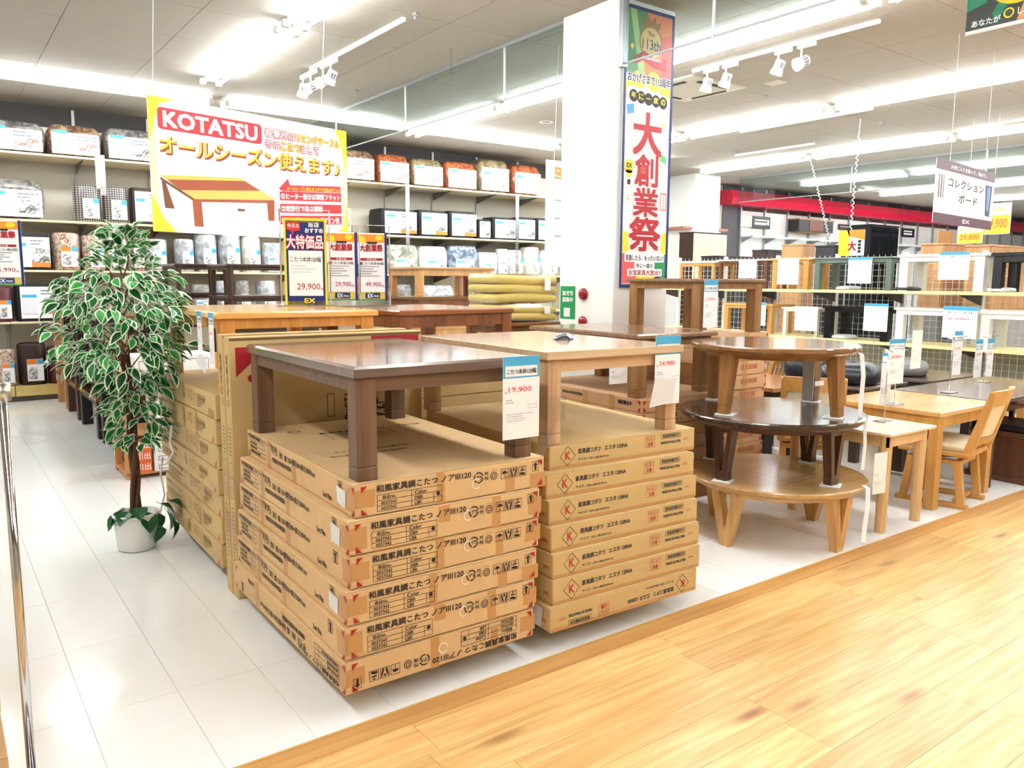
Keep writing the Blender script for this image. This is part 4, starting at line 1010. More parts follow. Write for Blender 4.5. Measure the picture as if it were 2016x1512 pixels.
for i, (k, a, b, y0, y1, f, ph, st, lab) in enumerate((
    ('drum', -14, 28, 565, 630, 'maroon', 'photo', ORANGE, 'maroon roll with an orange label at the left end of the fourth shelf'),
    ('case', 31, 128, 557, 633, 'black', 'photo', None, 'black case with a pale plaid front priced 5,990 on the fourth shelf'),
    ('bag', 132, 190, 565, 632, 'grey', 'photo', None, 'grey pack on the fourth shelf behind the tree'),
    ('drum', 305, 345, 562, 612, 'silver', 'photo', None, 'grey roll on the fourth shelf behind dark table legs, far left'),
    ('bag', 380, 418, 560, 612, 'grey', 'photo', None, 'charcoal bag on the fourth shelf between the dark table legs'),
    ('drum', 428, 462, 552, 612, 'silver', 'photo', None, 'silver roll on the fourth shelf behind the leaning dark leg'),
    ('drum', 468, 498, 552, 612, 'grey', 'photo', None, 'dark grey roll on the fourth shelf between two legs'),
    ('drum', 512, 549, 552, 612, 'silver', 'photo', ORANGE, 'silver roll on the fourth shelf left of the blue price board'),
    ('bag', 775, 815, 560, 615, 'grey', 'photo', None, 'dark crinkled bag seen under the oak table, left'),
    ('bag', 832, 900, 562, 615, 'silver', 'photo', None, 'crinkled clear bag seen under the oak table, right'))):
    bedding(k, lab, a, b, L4, y0, y1, f, ph, st, i+70, grp='packs on the fourth shelf')
for i, (k, a, b, y0, y1, f, ph, st, lab) in enumerate((
    ('drum', -8, 34, 688, 762, 'floral', 'photo', ORANGE, 'grey dotted roll on the bottom board by the chrome post'),
    ('drum', 37, 95, 676, 760, 'dark', 'photo', ORANGE, 'big dark brown drum pack on the bottom board'),
    ('drum', 96, 144, 682, 758, 'maroon', 'photo', ORANGE, 'maroon drum pack on the bottom board'),
    ('drum', 150, 196, 684, 757, 'brown', 'photo', None, 'brown drum pack on the bottom board behind the tree'))):
    bedding(k, lab, a, b, L5, y0, y1, f, ph, st, i+90, grp='drum packs on the bottom board', D=SF+.02)
# clear hanging product strips between shelves
for i, (a, b, l) in enumerate((((180, 305), (196, 372), 'left one above the plaid rolls'), ((194, 305), (204, 385), 'right one above the plaid rolls'), ((799, 362), (803, 505), 'above the oak table'), ((1016, 382), (1017, 540), 'near the pillar'))):
    p, q = at(*a, Y=SF-.02), at(*b, Y=SF-.02)
    tag(link('clear_strip', MB().box(-.035, 0, 0, .035, .003, p.z-q.z).mesh('strip', glassy('strip_film', (240, 242, 242), .2, .3)), None, (q.x, SF-.03, q.z)), f'clear plastic hanging strip, {l}', 'strip')

# ================================================================== STACKS OF DISPLAY TABLES BEFORE THE SHELVES
DKT = wood('dark_display_top', (74, 50, 40), (52, 34, 28), 'x', .25, .8, .4); DKL = wood('dark_display_leg', (86, 56, 42), (58, 38, 30), 'z', .4, .8)
BRT = wood('brown_display_top', (134, 88, 52), (104, 66, 38), 'x', .22, .8, .5); BRL = wood('brown_display_leg', (128, 82, 48), (96, 60, 34), 'z', .4, .8)
LKT = wood('light_display_top', (190, 144, 92), (166, 120, 72), 'x', .25, .8, .4); LKL = wood('light_display_leg', (206, 160, 104), (178, 130, 78), 'z', .4, .8)
BLT = mat('black_display_leg', (24, 20, 20), .45)
NTH = ['lowest', 'second', 'third', 'fourth', 'topmost']
def tstack(lab, x0, y0, x1, y1, n, h, tm, lm, **k):
    for i in range(n):
        a, b = (tm[i % len(tm)], lm[i % len(lm)])
        kotatsu('kotatsu_table', f'{lab}, {"topmost" if i == n-1 else NTH[i]} of its stack', x0, y0, x1, y1, i*h, h-.001, a, b, None, group='stacked display tables by the back shelves', foot=.04, **k)
p = at(822, 588, D=8.9); q = at(771, 588, D=8.9)
tstack('light oak display table before the third shelf', p.x, p.y, p.x+1.05, p.y+.75, 5, .34, [LKT, BLT, LKT, BRT, LKT], [LKL, BLT, LKL, BRL, LKL], lw=.08, th=.03, ap=.07)
p = at(955, 560, D=10.4)
tstack('small red-brown display table behind the yellow blankets', p.x, p.y, p.x+.9, p.y+.6, 4, .41, [BRT], [wood('redwood_leg', (110, 50, 34), (80, 36, 26), 'z', .4, .8)], lw=.06, th=.03, ap=.05)
p = at(447, 560, D=8.4)
tstack('dark display table with round legs left of the blue price board', p.x, p.y, p.x+1.05, p.y+.75, 5, .342, [DKT], [DKL], lw=.07, th=.03, ap=.03, legs='round')
p = at(345, 560, D=9.3)
tstack('dark display table right of the tree crown', p.x, p.y, p.x+.66, p.y+.75, 5, .345, [DKT], [DKL], lw=.07, th=.03, ap=.03, legs='round')
# low tables along the left aisle
for i, (y0, y1, n, tm, lm, lab) in enumerate(((7.23, 8.25, 2, DKT, BLT, 'black-legged brown bench table nearest behind the tree'), (8.42, 9.5, 3, BRT, BLT, 'black-legged bench table along the left aisle'), (9.69, 10.5, 3, BRT, DKL, 'dark brown bench table along the left aisle'), (10.60, 11.35, 3, LKT, LKL, 'light wood bench table nearest the back shelves'))):
    tstack(lab, 1.24, y0, 2.05, y1, n, .40, [tm], [lm], lw=.10 if i < 3 else .07, th=.035, ap=.04, inset=.01)
# low rack with white, orange and blue boxes behind the tree
p = at(250, 946, Z=0)
RX, RY = p.x, p.y
t = thing('low_rack', 'low pine rack with small boxes behind the tree trunk', 'rack', (RX, RY, 0))
PINE = wood('pine_rack', (216, 160, 96), (192, 132, 70), 'z', .5, .8)
for x in (0, .80):
    for y in (0, .42): link('post', cached('rkp', lambda: MB().box(0, 0, 0, .045, .045, .92).mesh('post', PINE)), t, (x, y, 0))
for z in (.05, .36, .75): link('shelf', cached('rks', lambda: MB().box(.0, .0, -.02, .845, .465, 0).mesh('shelf', PINE)), t, (0, 0, z))
def small_box(label, x, y, z, w, d, h, m, prints):
    t = thing('product_box', label, 'box', (x, y, z)); link('box_body', MB().box(0, 0, 0, w, d, h, .002).mesh('box', m), t)
    for j, (fn, mm) in enumerate(prints): q = link('printing', fn().mesh('print', mm), t, (0, -.001-.0004*j, 0)); q['kind'] = 'stuff'
    return t
WB = mat('white_carton', (236, 236, 234), .5)
for k in range(4):
    small_box(f'white product box with black frames, {NTH[min(k, 3)] if k < 3 else "topmost"} of the low rack bottom shelf', RX+.20, RY-.03, .05+k*.069, .5, .4, .068, WB, [(lambda: Ink().frame(.03, .015, .12, .05, .004).text('引出し', .15, .02, h=.02).frame(.3, .015, .4, .05, .004), INK)])
for k in range(3):
    small_box(f'orange product box, {NTH[k] if k < 2 else "topmost"} at the left of the low rack', RX+.055, RY-.02, .05+k*.085, .13, .4, .084, mat('orange_carton', (226, 100, 44), .5), [(lambda: Ink().text('引出', .02, .02, h=.05), PAPER)])
small_box('white and navy product box standing on the low rack', RX+.22, RY-.02, .36, .14, .3, .34, WB, [(lambda: Ink().rect(0, 0, .14, .11), mat('navy_print', (34, 64, 130), .5)), (lambda: Ink().text('NEXT', .02, .03, h=.04), PAPER), (lambda: Ink().ring(.05, .27, .02, .005).ring(.09, .27, .02, .005), REDINK), (lambda: Ink().frame(.02, .14, .06, .22, .004), INK)])
small_box('white product box with navy base, right one on the low rack', RX+.38, RY-.02, .36, .14, .3, .34, WB, [(lambda: Ink().rect(0, 0, .14, .11), MC['navy_print']), (lambda: Ink().text('NEXT', .02, .03, h=.04), PAPER)])
small_box('white box with red lines on top of the low rack', RX+.1, RY-.0, .75, .6, .4, .2, WB, [(lambda: Ink().frame(.03, .03, .55, .17, .004), REDINK)])

# ---- folded yellow blankets
YEL = mat('yellow_fleece', (246, 218, 124), .85, noise=.08, nscale=20, bump=.3, bscale=70)
bx = at(1000, 640, D=6.2); BX0, BY0 = bx.x-.06, bx.y+.05
kotatsu('kotatsu_table', 'brown table under the folded yellow blankets', BX0-.02, BY0-.02, BX0+.62, BY0+.48, .82, .40, BRT, BRL, None, th=.03, lw=.07)
for i in range(3): carton('cardboard_box', f'carton under the yellow blanket table, {ORDN[i]} of three', .58, .44, .273, BX0+.01, BY0+.0, i*.273, 0, CARD2, 'cartons under the blanket table')
def folded(w, d, h, layers):
    b = MB(); hh = h/layers
    for k in range(layers):
        n = 10; rs = []
        for i in range(n+1):
            u = i/n; x = w*u; sq = 1-.25*(abs(2*u-1)**6)
            m = 12; rs.append([(x, d/2+d/2*math.copysign(abs(math.cos(2*PI*q/m))**.5, math.cos(2*PI*q/m)), hh*k+hh/2+hh/2*1.06*sq*math.copysign(abs(math.sin(2*PI*q/m))**.28, math.sin(2*PI*q/m))+.006*math.sin(7*x+k)) for q in range(m)])
        b.rings(rs)
    return b
z = 1.222
for i, (h, ly, nm) in enumerate(((.13, 2, 'flat folded yellow blanket in a clear bag, under the thicker one'), (.22, 3, 'thick folded yellow blanket on top of the flat one, left of the pillar'))):
    t = thing('folded_blanket', nm, 'blanket', (BX0, BY0+.01, z+.005)); link('blanket', folded(.60, .42, h, ly).mesh('blanket', YEL, True), t)
    link('plastic_bag', MB().box(-.012, -.012, -.003, .612, .43, h+.012, .03).mesh('bag', CLEAR), t)
    link('white_label', MB().box(.46, -.016, h*.45, .52, -.014, h*.9).mesh('label', PAPER), t); z += h+.018

# ================================================================== RACK OF TABLES AT THE RIGHT
RK = 8.98
RZ = [.26, .862, 1.462]
WHM = mat('white_enamel', (236, 237, 236), .4); YB = mat('pale_yellow_board', (236, 222, 160), .45)
rack = thing('display_rack', 'white wire-back display rack with pale yellow boards full of small tables', 'rack', (RK, 0, 0))
RY0, RY1 = 2.3, 8.5
ys = [RY0+.9*k for k in range(8)]
for z in RZ:
    for y in ys[:-1]:
        link('shelf_board', cached('rsb', lambda: MB().box(0, .003, -.035, .60, .897, 0, .003).mesh('shelf_board', YB)), rack, (0, y, z))
    for y in ys:
        link('bracket', cached('rbr', lambda: MB().rings([[(.06, -.004, -.037), (.60, -.004, -.037), (.60, -.004, -.16), (.45, -.004, -.13), (.12, -.004, -.05)], [(.06, .004, -.037), (.60, .004, -.037), (.60, .004, -.16), (.45, .004, -.13), (.12, .004, -.05)]]).mesh('bracket', mat('dark_bracket', (70, 66, 72), .5))), rack, (0, y, z))
for y in ys: link('post', cached('rpo', lambda: MB().box(.60, -.022, 0, .645, .022, 1.92).mesh('post', WHM)), rack, (0, y, 0))
def grid():
    b = MB()
    for i in range(int(6.3/.075)): y = RY0+.03+i*.075; b.box(.612, y-.0022, .05, .616, y+.0022, 1.90)
    for k in range(25): z = .06+k*.075; b.box(.616, RY0, z-.0022, .620, RY0+6.3, z+.0022)
    return b.mesh('wire_grid', WHM)
o = link('wire_grid', grid(), rack); o['kind'] = 'stuff'
link('back_sheet', MB().box(.63, RY0, .30, .635, RY1, .84).mesh('back_sheet', mat('grey_sheet', (150, 150, 146), .6)), rack)
def yy(px, py=570, X=RK): return at(px, py, X=X).y
WHT_T = mat('white_table', (240, 240, 238), .3); BLK_T = mat('black_gloss_table', (24, 24, 30), .18); SAGE = mat('grey_green_table', (104, 118, 110), .35); CRT = mat('cream_table', (234, 226, 206), .4)
def rt(label, pl, pr, zi, tm, lm, h=.40, d=.50, **k):
    a, b = yy(pl), yy(pr)
    return kotatsu('small_table', label, RK+.04, b+.01, RK+.04+d, a-.01, RZ[zi], h, tm, lm, None, group='small tables on the display rack', foot=0, heater=True, **k)
rt('beige topped small table on the top rack board, farthest left', 1328, 1402, 2, CRT, HONL, .385, lw=.04, th=.03, ap=.04)
rt('white topped small table with bent brown legs on the top rack board', 1404, 1506, 2, CRT, wood('bent_brown_leg', (120, 80, 50), (96, 62, 38), 'z', .4, .8), .395, lw=.045, th=.02, ap=.03)
rt('honey wood small table with hanging white sheet on the top rack board', 1509, 1588, 2, HON, HONL, .40, lw=.08, th=.03, ap=.04)
rt('grey-green small table on the top rack board', 1592, 1752, 2, SAGE, SAGE, .395, lw=.07, th=.022, ap=.045)
rt('white small table with thick legs on the top rack board', 1757, 1935, 2, WHT_T, WHT_T, .41, lw=.10, th=.03, ap=.05)
rt('glossy black table on the top rack board at the right photo edge', 1940, 2060, 2, BLK_T, BLK_T, .41, lw=.09, th=.04, ap=.06)
rt('honey oak small table on the middle rack board behind the tall walnut table', 1418, 1520, 1, HON, HONL, .40, lw=.07, th=.03, ap=.04)
rt('small cream table with thin legs on the middle rack board', 1535, 1612, 1, CRT, CRT, .37, lw=.05, th=.025, ap=.03)
rt('black table with broad legs on the middle rack board', 1616, 1752, 1, BLK_T, BLK_T, .40, lw=.09, th=.03, ap=.04)
rt('white table with a black panel leg on the middle rack board', 1757, 1905, 1, WHT_T, WHT_T, .41, lw=.09, th=.03, ap=.05)
rt('white table on the middle rack board at the right photo edge', 1925, 2080, 1, WHT_T, WHT_T, .41, lw=.09, th=.04, ap=.05)
for px, zi, l, m_ in ((1770, 2, 'grey socks-like pouches under the white table on the top rack board', mat('dark_pouch', (60, 58, 60), .5)), (1955, 2, 'crumpled plastic bag of parts under the black table on the rack', SHEET), (1650, 1, 'crumpled cord bag under the black table on the middle rack board', SHEET), (1652, 2, 'small bag of parts under the grey-green table', SHEET)):
    bundle(l, RK+.2, yy(px), RZ[zi], .22, .30, .05, m_, 1.5, int(px))
kotatsu('low_bench', 'long honey wood bench before the rack at the right photo edge', 8.2, 3.2, 8.75, 4.6, 0, .60, HON, HONL, None, foot=0, lw=.07)

# price cards hanging on things
def tagcard(label, px0, py0, px1, py1, D=None, X=None, rz=0, title=None, price=None, hdr=.14, tilt=0, group='price cards', seed=1, frame=True, grey=.5, pin=None):
    """hanging price card; corners given where they meet the surveyed plane"""
    kw = dict(D=D) if D else dict(X=X)
    tl = at(px0, py0, **kw); br = at(px1, py1, **kw)
    view = (tl-EYE).normalized()
    h = tl.z-at(px0, py1, **kw).z
    pw = abs(px1-px0)/F*((tl-EYE).dot(_fw))
    d = Vector((math.cos(rz), math.sin(rz), 0)); w = pw/max(.45, abs(d.dot(_r)))
    t = thing('price_card', label, 'price tag', (tl.x, tl.y, tl.z-h), 0, group, rot=(tilt, 0, rz))
    link('card', MB().box(0, -.0012, 0, w, 0, h).mesh('card', PAPER), t)
    if hdr:
        k = Ink().rect(.001, h*(1-hdr), w-.001, h-.001); link('blue_header', k.mesh('blue_header', BLUEHDR), t, (0, -.0022, 0))
        if frame:
            q = link('blue_frame', Ink().rect(.001, h*(1-hdr*2.1), w*.06, h*(1-hdr)).rect(w*.94, h*(1-hdr*2.1), w-.001, h*(1-hdr)).rect(.001, h*(1-hdr*2.25), w-.001, h*(1-hdr*2.1)).mesh('blue_frame', BLUEHDR), t, (0, -.0023, 0)); q['kind'] = 'stuff'
    if title: q = link('printed_title', Ink().text(title, w*.10, h*(1-hdr*1.85), w=w*.8, h=h*hdr*.55, bold=.01).mesh('title', INK), t, (0, -.003, 0)); q['kind'] = 'stuff'
    if price: q = link('printed_price', Ink().text('¥', w*.05, h*.555, h=h*.03).text(price, w*.15, h*.56, w=w*.62, h=h*.075, bold=.0).mesh('price', PINKINK), t, (0, -.003, 0)); q['kind'] = 'stuff'
    R_ = random.Random(seed)
    k = Ink().smalltext(w*.08, h*.47, w*.3, 2, h*.012, h*.03, seed).smalltext(w*.1, h*.30, w*.75, 4, h*.009, h*.028, seed+1)
    k.frame(w*.68, h*.36, w*.93, h*.41, h*.005)
    q = link('fine_print', k.mesh('fine', mat('fine_grey_ink', (168, 170, 176), .6)), t, (0, -.003, 0)); q['kind'] = 'stuff'
    return t
tagcard('price card 19,900 with sky blue header on the dark walnut table', 990, 703, 1064, 872, D=3.03, rz=-.02, title='こたつ本体120幅', price='19,900', hdr=.115)
tagcard('price card 24,900 with sky blue header on the natural oak table', 1291, 662, 1349, 801, D=3.70, rz=-.04, title='こたつ本体120幅', price='24,900', hdr=.12, seed=3)
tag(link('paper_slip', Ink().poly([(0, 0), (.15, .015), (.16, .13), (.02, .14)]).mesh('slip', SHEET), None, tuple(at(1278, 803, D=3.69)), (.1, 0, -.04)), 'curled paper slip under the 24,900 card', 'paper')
tagcard('plain white sheet hanging under the natural oak table', 1200, 705, 1240, 758, D=4.95, rz=0, hdr=0, seed=5)
tagcard('price card 13,900 with sky blue header on the tall walnut table', 1387, 551, 1421, 646, D=5.62, rz=0, title='こたつ本体 正方形', price='13,900', hdr=.11, seed=6)
tagcard('narrow card with blue top hanging left of the orange table corner', 387, 612, 406, 690, X=1.108, rz=-PI/2, hdr=.12, title='こたつ本体', price='29,900', seed=7)
tagcard('narrow card with blue top hanging on the orange table corner', 410, 615, 429, 715, X=1.108, rz=-PI/2, hdr=.10, title='こたつ本体', price='39,900', seed=8)
t_ = tag(link('leaflet', Ink().poly([(0, 0), (.07, -.06), (.085, .0), (.035, .05)]).smalltext(.03, .03, .06, 3, .004, .012, 2).mesh('leaflet', SHEET), None, tuple(at(386, 712, X=1.09)), (.0, 0, -1.2)), 'bent printed leaflet hanging by the orange table cards', 'paper')
YR = -PI/2
for i, (a, b, c, d, hd, tt, pr_, lab, D_) in enumerate((
    (1455, 512, 1480, 548, 0, None, None, 'white card on the white topped table of the top rack board', 0), (1532, 509, 1560, 560, 0, None, None, 'plain white sheet on the honey table of the top rack board', 0),
    (1671, 507, 1700, 558, .1, 'テーブル', None, 'white sheet on the grey-green table of the top rack board', 0), (1850, 497, 1884, 551, .1, 'こたつ', None, 'white sheet on the white table of the top rack board', 0),
    (1480, 595, 1500, 640, .12, None, None, 'small card on the honey table of the middle rack board', 0), (1566, 603, 1595, 650, 0, None, None, 'white sheet on the small cream table', 0),
    (1702, 597, 1731, 651, .1, 'テーブル', None, 'white sheet on the black table of the middle rack board', 0), (1858, 602, 1896, 664, .13, 'テーブル', '9,990', 'white sheet with blue header on the white table of the middle board', 0))):
    tagcard(lab, a, b, c, d, X=RK-.004, rz=YR, hdr=hd, title=tt, price=pr_, seed=20+i, frame=False)

def stand_card(label, cards, base, polepx, z0, sheet=None):
    """price card on a chrome clip stand; base = foot pixel, z0 = table height"""
    p = at(*base, Z=z0); D_ = (p-EYE).dot(_fw)
    t = thing('card_stand', label, 'stand', (p.x, p.y, z0))
    top = at(polepx[0], polepx[1], D=D_)
    link('foot', MB().box(-.06, -.045, 0, .06, .045, .006, .002).mesh('foot', CHROME), t)
    link('pole', MB().tube([(0, 0, .005), (0, 0, top.z-z0)], .003, 8).mesh('pole', CHROME, True), t)
    link('arm', MB().tube([(-.08, 0, top.z-z0), (.24, 0, top.z-z0)], .003, 8).mesh('arm', CHROME, True), t)
    for x in (-.03, .05): link('clip', cached('clip', lambda: MB().box(-.008, -.008, -.012, .008, .008, .014, .002).mesh('clip', WHITE)), t, (x, 0, top.z-z0))
    return D_, p
d1, p1 = stand_card('chrome card stand on the small pale table', None, (1740, 830), (1737, 690), .64)
tagcard('white and blue price card on the small pale table stand', 1752, 668, 1796, 758, D=d1+.08, rz=-.1, title='テーブル', price='49,800', seed=31, hdr=.10)
d2, p2 = stand_card('chrome card stand on the honey table', None, (1760, 797), (1758, 668), .684)
tagcard('narrow side-turned white card by the honey table stand', 1738, 690, 1756, 800, D=d2-.03, rz=-.9, hdr=.1, seed=32)
tagcard('blank white card on the bar of the middle stand', 1797, 651, 1829, 728, D=d2+.02, rz=0, hdr=0, seed=33)
d3, p3 = stand_card('chrome card stand on the grey-brown table', None, (1868, 773), (1868, 664), .684)
tagcard('narrow blue-topped card on the grey-brown table stand', 1880, 652, 1905, 740, D=d3+.02, rz=-.1, title='テーブル', price='39,900', seed=34, hdr=.1)
d4, p4 = stand_card('chrome card stand at the back of the grey-brown table', None, (1936, 752), (1936, 662), .684)
tagcard('left of the twin blue-topped cards on the rear stand', 1922, 668, 1944, 745, D=d4+.02, rz=-.1, title='テーブル', price='69,900', seed=35, hdr=.12)
tagcard('right of the twin blue-topped cards on the rear stand', 1945, 667, 1966, 743, D=d4+.02, rz=-.1, title='イス', price='14,800', seed=36, hdr=.12)
tagcard('care sheet in a plastic sleeve tied to the small pale table leg', 1722, 893, 1756, 977, D=4.68, rz=-.15, hdr=0, seed=37)
tagcard('white care label on the honey swivel chair leg', 1918, 935, 1937, 970, D=5.95, rz=-.3, hdr=0, seed=38)

# ================================================================== FURNITURE BEHIND THE RACK
def cab(label, pl, pc, pr, ytop, Xc, m, ym=None, doors=2, glass=False, z0=0.0, slats=False):
    ym = ym or ytop
    c = at(pc, ytop, X=Xc); lf = at(pl, ytop, X=Xc); w = at(pr, ytop, Y=c.y).x-Xc; dep = max(.3, lf.y-c.y)
    t = thing('cabinet', label, 'cabinet', (Xc, c.y, z0), 0, 'cabinets behind the rack')
    H = c.z-z0
    link('body', MB().box(0, .02, 0, w, dep, H-.025, .003).mesh('body', m[0]), t)
    link('top_board', MB().box(-.01, .0, H-.024, w+.01, dep+.01, H, .003).mesh('top_board', m[0]), t)
    n = doors
    for i in range(n):
        dd = link('door', MB().box(w/n*i+.004, 0, .04, w/n*(i+1)-.004, .019, H-.03, .003).mesh('door', m[1]), t)
        link('handle', MB().tube([(w/n*i+.04, -.015, H*.6), (w/n*i+.04, -.015, H*.75)], .006, 6).mesh('handle', STEEL), dd)
        if glass:
            link('shine_panel', MB().box(w/n*i+.03, -.004, H*.1, w/n*(i+1)-.03, -.001, H-.08).mesh('pane', mat('black_glass', (18, 22, 26), .06)), dd)
    if slats:
        for k in range(10): link('slat', MB().box(0, 0, 0, .03, .02, .16, .002).mesh('slat', m[1]), t, (.02+k*w*.6/10, .1, H))
    return t
CRM = mat('cream_panel', (238, 218, 168), .4); DBR = wood('dark_side_panel', (58, 36, 32), (44, 28, 26), 'z', .4, .5); LB = wood('light_brown_panel', (196, 150, 100), (176, 128, 82), 'z', .4, .6); DGR = mat('charcoal_panel', (44, 40, 44), .4); BGL = mat('black_gloss_panel', (26, 30, 34), .1)
cab('tall cabinet with a dark side and a cream front beside the banner', 1338, 1367, 1432, 456, 12.0, (DBR, CRM), doors=1)
cab('low dark sideboard between the cream cabinet and the brown chest', 1381, 1414, 1482, 503, 11.4, (DGR, DGR))
cab('dark brown chest right of the low sideboard', 1484, 1512, 1540, 491, 11.0, (DBR, DBR))
cab('light brown cabinet above the grey-green table', 1540, 1582, 1606, 480, 10.8, (LB, LB), doors=1)
cab('charcoal cabinet left of the red and yellow poster', 1606, 1646, 1668, 482, 10.7, (DGR, DGR), doors=1)
cab('tall glossy black china cabinet right of the red and yellow poster', 1672, 1715, 1771, 441, 10.6, (BGL, BGL), doors=3, glass=True)
cab('light brown cabinet with a slatted crate on top', 1819, 1861, 1912, 478, 10.4, (LB, LB), slats=True, z0=1.20)
cab('brown cabinet at the right photo edge behind the rack', 1913, 1955, 2040, 481, 10.3, (LB, LB), doors=3, z0=1.20)

# ---- right part of the back wall: grey opening, white boards, grille, red valance
x_a = at(1420, 450, Y=WY).x; x_b = at(1452, 450, Y=WY).x; x_c = 41.5
struct('wall_recess', MB().box(x_a, WY-.02, 0, x_b, WY, ZC).mesh('wall_recess', mat('dark_grey_recess', (92, 92, 94), .7)))
zt = at(1460, 415, Y=WY).z
struct('wall_boards', MB().box(x_b, WY-.03, 0, x_c, WY-.001, zt).mesh('wall_boards', mat('white_board', (236, 236, 232), .6)))
grl = struct('wall_grille', MB().box(x_b, WY-.015, zt, x_c, WY-.001, ZC).mesh('wall_grille', mat('dark_grille', (64, 60, 58), .7)))
xs = x_b
def grb():
    b = MB()
    for k in range(460):
        x = x_b+.05+k*.06
        if x < x_c: b.box(x, WY-.022, zt, x+.008, WY-.016, ZC)
    return b.mesh('grille_bars', mat('grille_bars', (132, 128, 124), .5))
o = link('grille_bars', grb(), grl); o['kind'] = 'stuff'
while xs < x_c: link('upright', cached('gup', lambda: MB().box(0, -.06, 0, .05, -.001, ZC-.01).mesh('upright', STEEL)), grl, (xs, WY-.02, 0)); xs += .92
p0 = at(1441, 373, Y=WY-.45); p1_ = at(1441, 401, Y=WY-.45)
t = thing('red_valance', 'long glossy red valance along the back wall over the television boards', 'valance', (0, 0, 0))
VAL = mat('glossy_red', (206, 30, 62), .16)
x = p0.x
while x < 38: link('valance_panel', MB().rings([[(x, WY-.45, p1_.z), (x, WY-.50, (p0.z+p1_.z)/2), (x, WY-.42, p0.z), (x, WY-.03, p0.z), (x, WY-.03, p1_.z)], [(x+3.6, WY-.45, p1_.z), (x+3.6, WY-.50, (p0.z+p1_.z)/2), (x+3.6, WY-.42, p0.z), (x+3.6, WY-.03, p0.z), (x+3.6, WY-.03, p1_.z)]]).mesh('valance_panel', VAL), t); x += 3.61
zs = at(1460, 462, Y=WY-.35).z; zb = at(1460, 482, Y=WY-.2).z
t = thing('wall_ledge', 'white ledge board with brackets below the framed board pictures', 'shelf', (0, 0, 0))
xs = x_b+.1
while xs < 34: link('ledge_board', cached('ldg', lambda: MB().box(0, WY-.40, -.03, .915, WY-.035, 0).mesh('ledge', WHM)), t, (xs, 0, zs)); link('bracket', cached('lbr', lambda: MB().rings([[(0, WY-.36, -.031), (0, WY-.04, -.031), (0, WY-.04, -.17)], [(.008, WY-.36, -.031), (.008, WY-.04, -.031), (.008, WY-.04, -.17)]]).mesh('bracket', mat('ledge_bracket', (150, 146, 140), .5))), t, (xs, 0, zs)); xs += .92
def wallpic(label, a, b, c, d, parts, name='wall_display_board', cat='display board'):
    p, q = at(a, b, Y=WY-.06), at(c, d, Y=WY-.06); w, h = q.x-p.x, p.z-at(a, d, Y=WY-.06).z
    t = thing(name, label, cat, (p.x, WY-.06, p.z-h))
    for nm, u0, v0, u1, v1, dep, m in parts: link(nm, MB().box(u0*w, -dep, v0*h, u1*w, 0, v1*h).mesh(nm, m), t)
wallpic('beige panel left of the black framed sample on the right back wall', 1459, 424, 1479, 446, (('panel', 0, 0, 1, 1, .02, CRT),))
wallpic('black framed sample with white slots on the right back wall', 1480, 425, 1514, 449, (('frame', 0, 0, 1, 1, .03, DGR), ('white_slot', .12, .62, .78, .74, .033, PAPER), ('white_slot', .12, .3, .78, .5, .033, PAPER), ('white_slot', .82, .3, .93, .75, .033, PAPER)))
wallpic('brown television board with dark ends on the right back wall', 1553, 429, 1619, 457, (('body', 0, .05, 1, .9, .3, DGR), ('top_board', -.02, .86, 1.02, .95, .32, LB), ('drawer_front', .3, .1, .7, .82, .31, wood('red_drawer', (132, 78, 56), (104, 58, 42), 'x', .4, .8)), ('plinth', .08, 0, .92, .06, .25, LB)))
wallpic('black framed sample behind the china cabinet on the right back wall', 1774, 449, 1798, 466, (('frame', 0, 0, 1, 1, .03, DGR), ('white_slot', .15, .58, .8, .74, .033, PAPER), ('white_slot', .15, .25, .8, .45, .033, PAPER)))
wallpic('black framed sample left of the hanging coil cord', 1651, 441, 1670, 452, (('frame', 0, 0, 1, 1, .03, DGR), ('white_slot', .1, .5, .9, .6, .033, PAPER)))
# white frames and shelf between pillars
p, q = at(1320, 365, Y=WY-.3), at(1374, 445, Y=WY-.3)
t = thing('glazed_partition', 'white framed partition with a glass upper light left of the far pillar', 'partition', (p.x, WY-.3, 0))
w = q.x-p.x
for a, b, c, d in ((0, 0, .06, 3.7), (w-.06, 0, w, 3.7), (.06, 3.6, w-.06, 3.7), (.06, 2.9, w-.06, 2.98)): link('frame', MB().box(a, 0, b, c, .06, d).mesh('frame', WHM), t)
link('glass_pane', MB().box(.06, .025, 2.98, w-.06, .035, 3.6).mesh('pane', GLASS), t); link('lower_panel', MB().box(.06, .02, 0, w-.06, .04, 2.9).mesh('lower_panel', mat('beige_panel', (222, 216, 200), .6)), t)
p = at(1320, 447, Y=WY-.6)
tag(link('reddish_shelf', MB().box(p.x, WY-.95, p.z-.05, at(1408, 450, Y=WY-.6).x, WY-.31, p.z).mesh('shelf', wood('reddish_shelf_board', (190, 130, 104), (168, 108, 84), 'x', .5, .6))), 'reddish wooden shelf board above the cream cabinet', 'shelf')

